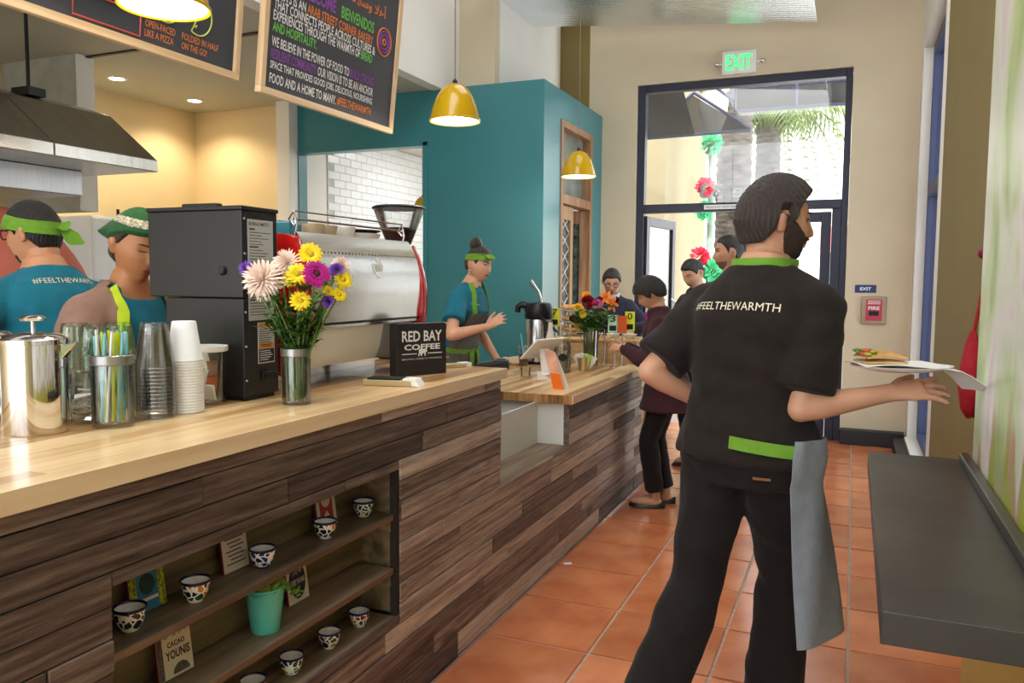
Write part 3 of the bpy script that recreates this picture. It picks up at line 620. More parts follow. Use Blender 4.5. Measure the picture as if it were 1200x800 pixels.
# french presses
def press(label, loc, rz):
    t = thing('french_press', label, 'coffee press', loc, rz, 'steel coffee presses')
    MB().lathe([(.069, 0), (.07, .004), (.07, .205), (.0685, .21), (.066, .212)], 40).build('beaker', chrome, t, smooth=40)
    MB().lathe([(.072, .206), (.072, .216), (.06, .226), (.012, .232), (.001, .232)], 40).build('lid', chrome, t, smooth=40)
    MB().tube([(0, 0, .23), (0, 0, .258)], .005, 8).build('plunger_rod', chrome, t, smooth=60)
    MB().lathe([(.004, .256), (.026, .258), (.028, .264), (.02, .27), (.001, .272)], 20).build('plunger_knob', chrome, t, smooth=40)
    MB().add([(.062, -.018, .2), (.062, .018, .2), (.1, 0, .21), (.064, -.016, .165), (.064, .016, .165)], [(0, 1, 2), (0, 2, 3), (1, 4, 2), (3, 2, 4), (0, 3, 4, 1)]).build('spout', chrome, t, bevel=.002)
    MB().tube([(-.068, 0, .19), (-.1, 0, .19), (-.118, 0, .17), (-.118, 0, .07), (-.1, 0, .045), (-.068, 0, .045)], .008, 10).build('handle', chrome, t, smooth=60)
press('steel coffee press beside the jar of straws', (-1.738, 1.272, CT), R(25)); press('steel coffee press cut off by the picture edge', (-1.93, 1.275, CT), R(200))
# straw jar and straws
def jar(t, r, h, g=None, lidr=None):
    g = g or clear
    MB().lathe([(r * .9, 0), (r, .006), (r, h * .86), (r * .93, h * .93), (r * .93, h), (r * .87, h), (r * .87, h * .93), (r * .94, h * .85), (r * .94, .012), (.001, .01)], 32, caps=False).build('glass_body', g, t, smooth=50)
sj = thing('straw_jar', 'glass screw top jar holding coloured straws', 'jar', (-1.64, 1.398, CT)); jar(sj, .047, .172)
MB().lathe([(.0475, .15), (.05, .152), (.05, .172), (.046, .174), (.046, .15)], 32, closed=True).build('metal_band', mat('zinc_band', S(170, 170, 172), .35, .9), sj, smooth=30)
sm = [mat('lime_straw', S(206, 214, 40), .4, var=.03), mat('sky_straw', S(120, 196, 214), .4, var=.03), mat('white_straw', S(226, 232, 236), .4, var=.02)]
rg = random.Random(11); sn = ('lime yellow', 'sky blue', 'white')
for k in range(17):
    a = 2 * math.pi * k / 17 * 1.0 + rg.uniform(-.1, .1); rr = .033 * (1 if k % 3 else .55); c = k % 3
    b = V((rr * math.cos(a), rr * math.sin(a), .014)); e = V((rr * 1.05 * math.cos(a + .5), rr * 1.05 * math.sin(a + .5), .225 + rg.uniform(-.006, .008)))
    dr = (e - b).normalized(); u = dr.orthogonal().normalized(); w_ = dr.cross(u); n = 10; r = .0036
    ring = lambda p, q: [p + (u * math.cos(2 * math.pi * j / n) + w_ * math.sin(2 * math.pi * j / n)) * q for j in range(n)]
    o = MB().loft([ring(b, r), ring(e, r), ring(e, r * .8), ring(b, r * .8)], caps=False).build('drinking_straw', sm[c], None, smooth=60, fixn=False)
    o.location = (-1.64, 1.398, CT); tag(o, sn[c] + ' paper straw standing in the glass jar', 'straw', 'straws in the jar')
# ribbed green tumblers, upside down in two stacks
gg = glass('green_glass', (.84, .96, .89, 1), .03, .2, .6)
def tumbler_mesh():
    mb = MB(); n = 36; rings = []
    for r, z in ((.041, 0), (.041, .01), (.039, .06), (.034, .112), (.03, .118)):
        rings.append([V((r * (1 + (.05 if j % 3 == 0 else -.02) * (z > .005)) * math.cos(2 * math.pi * j / n), r * (1 + (.05 if j % 3 == 0 else -.02) * (z > .005)) * math.sin(2 * math.pi * j / n), z)) for j in range(n)])
    rings += [[V((r * math.cos(2 * math.pi * j / n), r * math.sin(2 * math.pi * j / n), z)) for j in range(n)] for r, z in ((.001, .118), (.001, .108), (.028, .108), (.036, .06), (.038, .0))]
    return mb.loft(rings, caps=False).mesh('tumbler')
tm = tumbler_mesh(); tm.materials.append(gg); tm.polygons.foreach_set('use_smooth', [True] * len(tm.polygons)); tm.set_sharp_from_angle(angle=R(35))
for s, (x, y) in enumerate(((-1.905, 1.515), (-1.835, 1.59), (-1.80, 1.49))):
    for k in range(2):
        o = bpy.data.objects.new('tumbler', tm); COL.objects.link(o); o.location = (x, y, CT + k * .119)
        tag(o, ('lower', 'upper')[k] + ' green ribbed tumbler, ' + ('behind the steel press', 'in the stack farthest from the press', 'behind the straw jar')[s], 'glass', 'upturned green tumblers')
sb = thing('sugar_jar', 'squat glass jar of paper packets between press and straws', 'jar', (-1.745, 1.405, CT))
MB().lathe([(.03, 0), (.042, .006), (.045, .03), (.044, .08), (.037, .105), (.04, .118), (.037, .118), (.034, .105), (.041, .08), (.042, .03), (.001, .012)], 28, caps=False).build('glass_body', clear, sb, smooth=50)
rg = random.Random(4)
for k in range(6):
    m_ = Matrix.Rotation(rg.uniform(-.5, .5), 4, 'X') @ Matrix.Rotation(rg.uniform(0, 3), 4, 'Z')
    o = MB().box(-.014, .014, -.02, .02, -.002, .002, m_).build('paper_packet', whitem, None); o.location = (-1.745 + rg.uniform(-.012, .012), 1.405 + rg.uniform(-.012, .012), CT + .025 + k * .011); tag(o, 'white paper packet inside the squat glass jar', 'packet', 'packets in the squat jar')
# stacked cups
def nested(name, label, top_label, cat, grp, x, y, n, r0, r1, h, step, m):
    mb = MB(); s = 28
    prof = [(r0, 0), (r0 + .003, .002), (r0 + .003, .005), (r0, .008), (r1, h - .002), (r1 - .002, h), (.001, h), (.001, h - .002), (r1 - .004, h - .003), (r0 - .0012, .0)]
    me = mb.lathe(prof, s, caps=False).mesh(name); me.materials.append(m); me.polygons.foreach_set('use_smooth', [True] * len(me.polygons)); me.set_sharp_from_angle(angle=R(40))
    for k in range(n):
        o = bpy.data.objects.new(name, me); COL.objects.link(o); o.location = (x, y, CT + k * step); tag(o, top_label if k == n - 1 else label, cat, grp)
nested('paper_cup', 'white paper cup nested upside down in the tall stack', 'topmost white paper cup of the upturned stack', 'cup', 'stacked white paper cups', -1.643, 1.632, 19, .0445, .031, .107, .0076, mat('white_paper_cup', S(236, 238, 240), .55, var=.015))
nested('plastic_cup', 'clear plastic cup nested upside down in the tall stack', 'topmost clear plastic cup of the upturned stack', 'cup', 'stacked clear plastic cups', -1.652, 1.54, 14, .05, .033, .12, .0096, glass('clear_plastic', (.997, .998, .998, 1), .08, .3, .3))
tb = thing('tea_tub', 'clear tub with white lid rim beside the black grinder', 'tub', (-1.70, 1.765, CT))
MB().lathe([(.05, 0), (.054, .004), (.057, .155), (.055, .155), (.052, .006), (.001, .006)], 28, caps=False).build('tub_body', clear, tb, smooth=50)
MB().lathe([(.057, .15), (.063, .152), (.063, .166), (.054, .166), (.054, .15)], 28, closed=True).build('lid_rim', whitem, tb, smooth=30)
for k, c in enumerate((S(240), S(214, 90, 50), S(226, 226, 220), S(120, 70, 50), S(240, 236, 226))):
    o = MB().box(-.026, .026, -.004, .004, 0, .045, Matrix.Rotation(k * 1.3, 4, 'Z') @ Matrix.Rotation(.25, 4, 'X')).build('tea_sachet', mat('sachet_%d' % k, c, .7), None, bevel=.002); o.location = (-1.70 + .012 * math.cos(k * 2), 1.765 + .012 * math.sin(k * 2), CT + .012 + k * .022); tag(o, ('white', 'orange', 'pale grey', 'brown', 'cream')[k] + ' tea sachet inside the clear tub', 'sachet', 'sachets in the tub')

# black coffee grinder (seen from its back and side)
gr = thing('coffee_grinder', 'tall black coffee grinder with printed labels on its back', 'grinder', (-1.62, 1.835, CT), R(1.5))
gb = mat('satin_black_sheet', S(30, 30, 32), .38, .1, var=.12, scale=3, bump=.02)
boxo('lower_body', gb, -.29, 0, 0, .155, .012, .3, parent=gr, bevel=.003)
boxo('hopper_body', gb, -.35, 0, -.002, .157, .302, .555, parent=gr, bevel=.003)
boxo('hopper_lid', gb, -.353, .004, -.006, .161, .555, .567, parent=gr, bevel=.003); boxo('lid_handle', gb, -.25, -.12, .03, .06, .567, .58, parent=gr, bevel=.004)
boxo('foot_plinth', blk_metal, -.285, -.01, .01, .145, 0, .012, parent=gr)
MB().lathe([(.013, 0), (.013, .006), (.009, .01), (.001, .01)], 16, M=Matrix.Rotation(R(90), 4, 'X').to_4x4(), c=(-.07, -.002, .38)).build('side_knob', blk_metal, gr, smooth=40)
MB().ball((-.345, .075, .375), (.022, .022, .026), 14, 8).build('hopper_knob', blk_metal, gr, smooth=60)
for z in (.06, .16, .26, .33, .43, .53): MB().ball((.001, .008, z), .004, 8, 6).build('screw', steel_d, gr)
pap = mat('label_silver', S(196, 200, 202), .45, .1, var=.04); 
lb = boxo('instruction_label', pap, .0, .0015, .022, .135, .235, .53, parent=gr)
TY_ = lambda y, z: frame((0, 1, 0), (0, 0, 1), (1, 0, 0), (.0022, y, z))
lettering('BUNN-O-MATIC', inkd, TY_(.027, .512), width=.09, height=.011, parent=lb, bold=.01)
rg = random.Random(8)
for k in range(30):
    z = .50 - k * .0086
    if k % 6 == 0: boxo('print_line', inkd, .0016, .002, .028, .028 + rg.uniform(.02, .04), z, z + .004, parent=lb)
    else: boxo('print_line', MATS['black_print'], .0016, .0019, .028, .028 + rg.uniform(.05, .1), z, z + .0018, parent=lb)
l2 = boxo('caution_label', pap, .0, .0015, .06, .135, .105, .228, parent=gr); boxo('orange_band', mat('warning_orange', S(236, 150, 40), .5), .0016, .002, .063, .132, .15, .165, parent=l2); boxo('black_panel', inkd, .0016, .002, .063, .132, .109, .148, parent=l2); boxo('orange_band', MATS['warning_orange'], .0016, .002, .063, .132, .214, .225, parent=l2)
lettering('WARNING', inkd, frame((0, 1, 0), (0, 0, 1), (1, 0, 0), (.0024, .078, .1535)), width=.04, height=.008, parent=l2)
for k in range(5): boxo('print_line', ink, .0021, .0024, .067, .067 + rg.uniform(.035, .06), .141 - k * .0065, .1432 - k * .0065, parent=l2)
for k in range(8): boxo('print_line', inkd, .0016, .002, .066, .066 + rg.uniform(.035, .06), .206 - k * .0065, .2078 - k * .0065, parent=l2)
boxo('socket', inkd, .0, .006, .075, .095, .055, .085, parent=gr, bevel=.002); MB().tube([(.004, .085, .075), (.02, .1, .078), (.03, .14, .062), (.02, .19, .05), (-.05, .24, .03)], .0045, 8).build('power_cord', blk_metal, gr, smooth=60)

# espresso machine, back towards the customers
em = thing('espresso_machine', 'red and polished steel espresso machine on the tall counter', 'espresso machine', (-1.6, 2.07, CT))
redp = mat('red_lacquer', S(186, 28, 24), .15, var=.04, coat=.6); mirror = mat('polished_panel', S(240, 240, 238), .2, 1, var=.02, rvar=.03)
def xz(M_y): return frame((1, 0, 0), (0, 0, 1), (0, 1, 0), (0, M_y, 0))
side = [(-.47, .06), (-.5, .2), (-.47, .36), (-.4, .46), (-.3, .5), (-.06, .5), (-.02, .47), (.012, .4), (.028, .31), (.022, .2), (-.005, .11), (-.03, .06), (-.07, .05)]
def smooth_poly(p, k=4):
    q = []
    n = len(p)
    for i in range(n):
        a, b, c, d_ = p[i - 1], p[i], p[(i + 1) % n], p[(i + 2) % n]
        for j in range(k):
            t = j / k; q.append(tuple(.5 * (2 * b[m] + (c[m] - a[m]) * t + (2 * a[m] - 5 * b[m] + 4 * c[m] - d_[m]) * t * t + (3 * b[m] - a[m] - 3 * c[m] + d_[m]) * t ** 3) for m in (0, 1)))
    return q
for y in (.0, .735): MB().prism(smooth_poly(side), .035, xz(y)).build('side_frame', redp, em, bevel=.006, smooth=30)
for y in (.012,): MB().prism(smooth_poly([(p[0] * .72 - .06, (p[1] - .28) * .7 + .28) for p in side]), .004, xz(y - .014)).build('side_inlay', redp, em, smooth=30)
curve = [(-.045, .488), (-.02, .47), (.0, .42), (.012, .36), (.014, .3), (.008, .24), (.0, .215)]
def panel(c, y0, y1, t=.004): return MB().sheet([[(x, y0, z), (x, y1, z)] for x, z in smooth_poly(c, 3)[:3 * (len(c) - 1) + 1]], -t)
panel(curve, .036, .734).build('back_panel', mirror, em, smooth=50)
boxo('top_deck', steel, -.46, -.045, .036, .734, .475, .488, parent=em)
boxo('upper_band', mirror, -.047, -.04, .036, .734, .44, .50, parent=em)
for k in range(34): MB().ball((-.014 + .008, .05 + k * .0205, .445), .0042, 6, 5).build('vent_hole', blk_metal, em)
base = [(-.005, .21), (-.03, .09), (-.05, .07)]
panel([(-.012, .212), (-.02, .16), (-.035, .1), (-.055, .07)], .06, .5).build('white_base_panel', whp, em, smooth=50)
panel([(-.012, .212), (-.02, .16), (-.035, .1), (-.055, .07)], .5, .71).build('grey_base_panel', mat('grey_panel', S(148, 152, 158), .35), em, smooth=50)
boxo('lower_body', blk_metal, -.44, -.06, .04, .73, .07, .47, parent=em); boxo('bottom_trim', blk_metal, -.03, .012, .036, .734, .206, .214, parent=em)
for y in (.06, .71):
    for x in (-.06, -.42): MB().lathe([(.015, .012), (.015, .07)], 16, (x, y, 0)).build('leg', chrome, em, smooth=40); MB().lathe([(.017, 0), (.017, .012)], 16, (x, y, 0)).build('rubber_foot', blk_metal, em)
for x in (-.06, -.4): MB().tube([(x, .05, .55), (x, .72, .55)], .004, 8).build('cup_rail', chrome, em); MB().tube([(x, .05, .575), (x, .72, .575)], .003, 8).build('cup_rail', chrome, em)
for y in (.05, .72): MB().tube([(-.06, y, .49), (-.05, y, .53), (-.06, y, .575), (-.08, y, .55), (-.06, y, .53)], .004, 8).build('rail_post', chrome, em, smooth=60)
pts = [(.05 * math.cos(t), .032 * math.sin(t)) for t in [R(20 + i * 12) for i in range(13)]]
LM = frame((0, 1, .0), (-.1, 0, .99), (1, 0, .1), (.0125, .40, .385))
lettering('rac', ink, LM, width=.066, height=.03, parent=em, bold=.05); stroke([(.033 + .026 * math.cos(R(a)), .014 + .034 * math.sin(R(a))) for a in range(-30, 100, 10)], .0022, ink, LM, 'logo_arc', em); stroke([(.033 + .026 * math.cos(R(a)), .014 + .034 * math.sin(R(a))) for a in range(160, 290, 10)], .0022, ink, LM, 'logo_arc', em)
# cups on the machine's deck
def lathe_thing(name, label, cat, prof, m, loc, grp=None, n=28, smooth=45):
    o = MB().lathe(prof, n, caps=False).build(name, m, None, smooth=smooth); o.location = loc; return tag(o, label, cat, grp)
cupprof = [(.001, 0), (.022, 0), (.03, .01), (.04, .05), (.041, .055), (.038, .055), (.028, .012), (.001, .008)]
porc = mat('white_porcelain', S(238, 234, 226), .2, var=.02); ceram = mat('sand_ceramic', S(206, 184, 150), .4, var=.06)
MZ = CT + .4885
for k, (dx, dy, m_, lb) in enumerate(((-.1, .2, ceram, 'sand coloured cup on the machine beside the teal box'), (-.11, .29, ceram, 'sand coloured cup in the middle of the machine deck'), (-.1, .385, porc, 'white cup on the machine deck beside the wide bowl'), (-.2, .24, porc, 'white cup at the back of the machine deck'))):
    lathe_thing('coffee_cup', lb, 'cup', cupprof, m_, (-1.6 + dx, 2.07 + dy, MZ), 'cups on the espresso machine')
lathe_thing('wide_bowl', 'wide white bowl with dark rim on the espresso machine', 'bowl', [(.001, 0), (.06, 0), (.085, .03), (.088, .04), (.083, .04), (.055, .006), (.001, .005)], porc, (-1.73, 2.58, MZ))
lathe_thing('saucer', 'dark saucer covering the wide bowl on the machine', 'saucer', [(.001, 0), (.06, .0), (.09, .008), (.09, .012), (.06, .005), (.001, .004)], blk_metal, (-1.73, 2.58, MZ + .0405))
o = boxo('teal_box', mat('teal_card', S(50, 128, 148), .5), -.05, .05, -.05, .05, 0, .055, bevel=.006); place(o, -1.74, 2.16, MZ, .3); tag(o, 'small teal box on top of the espresso machine', 'box')

# hopper grinder on the counter return behind the machine
boxo('counter_return', carc, -2.1, -1.76, 3.012, 3.36, 0, 1.05, parent=bar); boxo('return_top', maple, -2.11, -1.75, 3.012, 3.37, 1.05, 1.06, parent=bar)
hg = thing('hopper_grinder', 'coffee grinder with clear bean hopper behind the espresso machine', 'grinder', (-1.92, 3.2, CT))
boxo('body', steel_d, -.08, .08, -.1, .1, 0, .42, parent=hg, bevel=.02); MB().lathe([(.06, .42), (.07, .44), (.07, .46), (.04, .49)], 24).build('collar', blk_metal, hg, smooth=40)
MB().lathe([(.045, .49), (.11, .66), (.115, .675), (.112, .675), (.042, .492)], 32, caps=False).build('bean_hopper', clear, hg, smooth=50)
MB().lathe([(.001, .492), (.042, .494), (.078, .58), (.07, .592), (.001, .596)], 32, caps=False).build('coffee_beans', mat('roasted_beans', S(58, 36, 24), .5, var=.5, scale=80, bump=.8, bscale=120), hg, smooth=50)
MB().lathe([(.001, .676), (.12, .676), (.122, .684), (.11, .69), (.001, .693)], 32, caps=False).build('hopper_lid', blk_metal, hg, smooth=40)

# coffee brand block sign
sg = thing('coffee_sign', 'black wooden block sign with white coffee lettering', 'sign', (-1.535, 2.541, CT), math.atan2(.202, .099))
boxo('block', mat('black_stained_block', S(40, 38, 40), .55, var=.25, scale=20, stretch=(1, 1, 6)), 0, .225, 0, .05, 0, .196, parent=sg, bevel=.003)
boxo('bare_corner', mat('bare_wood_chip', S(200, 170, 130), .6), .219, .2262, -.0004, .02, .189, .1965, parent=sg)
SF = lambda x, z: frame((1, 0, 0), (0, 0, 1), (0, -1, 0), (x, -.0012, z))
def serif(s, x, z, wd, h, bold): lettering(s, ink, SF(x, z), width=wd, height=h, parent=sg, bold=bold)
serif('RED BAY', .022, .128, .18, .04, .022); serif('COFFEE', .032, .096, .162, .022, .03)
for a, b in ((.022, .088), (.138, .203)): boxo('rule', ink, a, b, -.0014, -.0004, .0805, .0835, parent=sg)
serif('BEAUTIFUL COFFEE TO THE PEOPLE', .022, .06, .18, .0055, 0)
bear = [(.0, .0), (.004, .014), (.003, .022), (.008, .027), (.018, .028), (.026, .026), (.033, .028), (.036, .023), (.041, .02), (.04, .014), (.034, .013), (.034, .0), (.029, .0), (.028, .009), (.02, .01), (.017, .0), (.011, .0), (.011, .008), (.007, .008), (.005, .0)]
MB().prism(bear, .0008, SF(.093, .073)).build('bear_emblem', ink, sg)
# card tray by the sign
tr = thing('card_tray', 'low wooden tray of leaflets in front of the coffee sign', 'tray', (-1.43, 2.35, CT), math.atan2(.2, .9))
boxo('tray_body', wood('pale_bamboo', S(150, 132, 92), S(186, 166, 122), S(206, 190, 150), 'X', .5, .1), -.1, .07, -.04, .04, 0, .02, parent=tr, bevel=.003); boxo('leaflet_stack', inkd, -.085, .03, -.032, .032, .02, .026, parent=tr)
MB().hexa([(.04, -.035, .004), (.1, -.035, 0), (.1, .03, 0), (.04, .03, .004)], [(.04, -.03, .026), (.085, -.035, .024), (.085, .03, .024), (.04, .03, .026)]).build('folded_card', whitem, tr)
t2 = thing('card_tray', 'small card tray at the far end of the tall counter', 'tray', (-1.51, 2.94, CT), .9); boxo('tray_body', MATS['pale_bamboo'], -.07, .05, -.03, .03, 0, .014, parent=t2, bevel=.002); boxo('folded_card', whitem, .03, .075, -.025, .025, .002, .018, parent=t2)

# ------------------------------------------------------------------ flower helpers
leafm = mat('leaf_green', S(66, 106, 40), .45, var=.3, scale=20); stemm = mat('stem_green', S(88, 122, 52), .5, var=.2)
def petal(mb, c, d, side, ln, wd, lift=0.0, droop=0.0, up=V((0, 0, 1))):
    n0 = len(mb.v); m1 = c + d * ln * .45 + up * lift; tip = c + d * ln + up * (lift - droop)
    mb.v += [tuple(c + side * wd * .2), tuple(c - side * wd * .2), tuple(m1 - side * wd * .5), tuple(m1 + side * wd * .5), tuple(c + d * ln * .85 + up * (lift - droop * .6) - side * wd * .36), tuple(c + d * ln * .85 + up * (lift - droop * .6) + side * wd * .36), tuple(tip)]
    mb.f += [(n0, n0 + 1, n0 + 2, n0 + 3), (n0 + 3, n0 + 2, n0 + 4, n0 + 5), (n0 + 5, n0 + 4, n0 + 6)]
def bloom(t, kind, c, nrm, r, m, m2, rg):
    nrm = nrm.normalized(); u = nrm.orthogonal().normalized(); w_ = nrm.cross(u); mb = MB()
    def ringp(n, ln, wd, base, lift, droop, ph=0):
        for k in range(n):
            a = 2 * math.pi * k / n + ph + rg.uniform(-.08, .08); d = u * math.cos(a) + w_ * math.sin(a); petal(mb, c + d * base, d, nrm.cross(d), ln * rg.uniform(.9, 1.08), wd, lift, droop, nrm)
    if kind == 'daisy': ringp(16, r * .85, r * .3, r * .15, r * .08, r * .05); ringp(14, r * .7, r * .28, r * .15, r * .16, 0, .2)
    elif kind == 'gerbera':
        ringp(30, r * .8, r * .2, r * .2, r * .02, r * .06); ringp(26, r * .62, r * .18, r * .2, r * .1, 0, .1); ringp(20, r * .3, r * .1, r * .16, r * .16, 0, .05)
    elif kind == 'mum':
        for k in range(150):
            th = math.acos(1 - (k + .5) / 150 * 1.4); ph = k * 2.39996; d = (u * math.cos(ph) + w_ * math.sin(ph)) * math.sin(th) + nrm * math.cos(th); sd = d.cross(nrm); sd = sd.normalized() if sd.length > .01 else u
            petal(mb, c + d * r * .15, d, sd, r * .85 * rg.uniform(.8, 1.12), r * .105, r * .03, r * .12 * math.sin(th), nrm)
    elif kind == 'rose':
        for k in range(26):
            f_ = k / 26; ph = k * 2.39996; rr = r * (.15 + .8 * f_); d = u * math.cos(ph) + w_ * math.sin(ph); sd = nrm.cross(d)
            b0 = c + d * rr * .55; top = c + d * rr + nrm * r * (.75 - .55 * f_); n0 = len(mb.v); q = r * (.28 + .3 * f_)
            mb.v += [tuple(b0 - sd * q * .6 - nrm * r * .3), tuple(b0 + sd * q * .6 - nrm * r * .3), tuple(top + sd * q), tuple(top + d * r * .12 + nrm * r * .02), tuple(top - sd * q)]; mb.f += [(n0, n0 + 1, n0 + 2, n0 + 3, n0 + 4)]
    elif kind == 'lily':
        for k in range(6):
            a = math.pi / 3 * k; d = u * math.cos(a) + w_ * math.sin(a); petal(mb, c + d * r * .06, (d + nrm * .35).normalized(), nrm.cross(d), r * 1.1, r * .42, r * .05, r * .3, nrm)
        for k in range(6):
            a = math.pi / 3 * k + .5; d = u * math.cos(a) + w_ * math.sin(a); mb.tube([c, c + nrm * r * .5 + d * r * .2], r * .025, 4)
    mb.build('petals', m, t, fixn=False)
    if m2 is not None:
        cr = {'daisy': .24, 'gerbera': .2, 'mum': .12, 'rose': .1, 'lily': .12}[kind] * r
        Rm = nrm.to_track_quat('Z', 'Y').to_matrix(); MB().ball(c + nrm * r * .08, (cr, cr, cr * .6), 12, 8, Rm).build('flower_centre', m2, t, smooth=60)
def flower(name, label, cat, grp, vase, head, foot, nrm, kind, r, m, m2, seed, leaves=2):
    """one cut flower: stem from its foot in the vase to its bloom"""
    rg = random.Random(seed); t = thing(name, label, cat, vase, 0, grp); h = V(head); f_ = V(foot); md = f_.lerp(h, .5) * 1.0; md.x *= .55; md.y *= .55
    pts = []
    for i in range(9): a = i / 8; pts.append(f_ * (1 - a) ** 2 + md * 2 * a * (1 - a) + h * a * a)
    MB().tube(pts, .0026 if r < .06 else .0032, 6).build('stem', stemm, t, smooth=60)
    bloom(t, kind, h, V(nrm), r, m, m2, rg)
    for k in range(leaves):
        i = rg.randint(4, 7); b = pts[i]; a = rg.uniform(0, 6.28); d = V((math.cos(a), math.sin(a), .35)).normalized(); mb = MB(); ln = rg.uniform(.05, .085) * (1 if r < .2 else 1); petal(mb, b, d, d.cross(V((0, 0, 1))).normalized(), ln, ln * .38, .006, .01); mb.build('leaf', leafm, t, fixn=False)
yel = mat('yellow_petal', S(246, 214, 16), .5, var=.12, scale=30); yc = mat('yellow_centre', S(196, 170, 20), .7, var=.3, scale=90)
mag = mat('magenta_petal', S(176, 12, 128), .45, var=.15, scale=30); magc = mat('dark_centre', S(70, 30, 40), .8, var=.4, scale=90)
mumw = mat('blush_petal', S(244, 222, 208), .55, var=.08, scale=30); pur = mat('purple_petal', S(126, 74, 186), .5, var=.2, scale=30)
VB = V((-1.466, 1.871, CT))
vs_ = thing('flower_jar', 'glass jar of mixed cut flowers beside the espresso machine', 'vase', VB)
MB().lathe([(.034, 0), (.041, .005), (.042, .13), (.039, .14), (.039, .162), (.036, .162), (.036, .14), (.0385, .128), (.0375, .01), (.001, .008)], 32, caps=False).build('glass_body', clear, vs_, smooth=50)
MB().lathe([(.0395, .138), (.0425, .14), (.0425, .16), (.0395, .162)], 32, closed=True).build('metal_band', MATS['zinc_band'], vs_, smooth=30)
MB().lathe([(.001, .011), (.036, .011), (.037, .06), (.001, .06)], 28, caps=False).build('water', glass('water', (.9, .95, .86, 1)), vs_, smooth=40)
PM = 411.
def hp(x, y, bx=347, by=473, pm=PM, dep=0): return RV * ((x - bx) / pm) + FV * dep + V((0, 0, (by - y) / pm))
CAMD = V((.55, -.8, .25))
fl = [('white_chrysanthemum', 'large blush white chrysanthemum at the left of the jar bouquet', (314, 327), 'mum', .062, mumw, None, -.02), ('white_chrysanthemum', 'smaller blush chrysanthemum behind the large one', (336, 308), 'mum', .045, mumw, None, .03), ('white_chrysanthemum', 'half hidden blush chrysanthemum behind the magenta gerbera', (397, 310), 'mum', .03, mumw, None, .05),
      ('gerbera', 'magenta gerbera facing the room in the jar bouquet', (377, 320), 'gerbera', .044, mag, magc, -.04),
      ('yellow_daisy', 'topmost yellow daisy of the jar bouquet', (366, 297), 'daisy', .038, yel, yc, .0), ('yellow_daisy', 'yellow daisy left of the magenta gerbera', (354, 320), 'daisy', .036, yel, yc, -.03), ('yellow_daisy', 'lowest yellow daisy of the jar bouquet', (359, 351), 'daisy', .031, yel, yc, -.05), ('yellow_daisy', 'yellow daisy at the right edge of the jar bouquet', (402, 326), 'daisy', .032, yel, yc, .02), ('yellow_daisy', 'small yellow daisy below the magenta gerbera', (386, 340), 'daisy', .02, yel, yc, .0), ('yellow_daisy', 'yellow daisy between the chrysanthemum and the gerbera', (341, 326), 'daisy', .028, yel, yc, .0), ('yellow_daisy', 'drooping yellow daisy low on the right of the jar bouquet', (399, 344), 'daisy', .024, yel, yc, .0),
      ('purple_aster', 'purple aster at the far left of the jar bouquet', (292, 315), 'mum', .026, pur, None, .0), ('purple_aster', 'purple aster behind the magenta gerbera', (394, 316), 'mum', .026, pur, None, .02), ('purple_aster', 'small purple aster below the gerbera', (387, 352), 'mum', .02, pur, None, -.01)]
for k, (nm, lb, p_, kd, r, m_, m2, dep) in enumerate(fl):
    h = hp(p_[0], p_[1], dep=dep); a = k * 2.4; side_ = RV * ((p_[0] - 347) / 90.)
    flower(nm, lb, 'flower', 'cut flowers in the jar', VB, h, (.024 * math.cos(a), .024 * math.sin(a), .014), CAMD * .8 + side_ + V((0, 0, .2)), kd, r, m_, m2, 30 + k, 3)
rg = random.Random(14)
for k in range(26):   # leafy sprays filling the bouquet
    a = k * 2.4; sp = thing('leafy_sprig', 'green leafy sprig filling the jar bouquet', 'sprig', VB, 0, 'sprigs in the jar bouquet'); tip = RV * rg.uniform(-.09, .1) + FV * rg.uniform(-.06, .07) + V((0, 0, rg.uniform(.22, .34))); f_ = V((.026 * math.cos(a), .026 * math.sin(a), .014)); nk = V((.03 * math.cos(a), .03 * math.sin(a), .16))
    pts = [f_.lerp(nk, i / 4) for i in range(4)] + [nk.lerp(tip, i / 5) for i in range(6)]; MB().tube(pts, .0024, 5).build('stem', stemm, sp, smooth=60); mb = MB()
    for i in range(4, 10):
        for q in range(4):
            b = pts[i]; an = rg.uniform(0, 6.28); d = V((math.cos(an), math.sin(an), rg.uniform(.1, .7))).normalized(); petal(mb, b, d, d.cross(V((0, 0, 1))).normalized(), rg.uniform(.025, .045), .012, .003, .006)
    o = mb.build('leaves', leafm, sp, fixn=False); o['kind'] = 'stuff'
o = thing('broad_leaf', 'single broad pale green leaf at the left of the jar bouquet', 'leaf', VB); mb = MB(); b = hp(338, 392); petal(mb, b, (RV * -.6 + V((0, 0, .75))).normalized(), RV * .5 + FV * .3 + V((0, 0, .3)), .07, .055, .005, .01, V((.5, -.8, 0))); mb.build('blade', mat('pale_leaf', S(120, 156, 96), .5, var=.15), o, fixn=False); MB().tube([(0.01, 0, .014), (0, 0, .16), b], .002, 5).build('stalk', stemm, o)

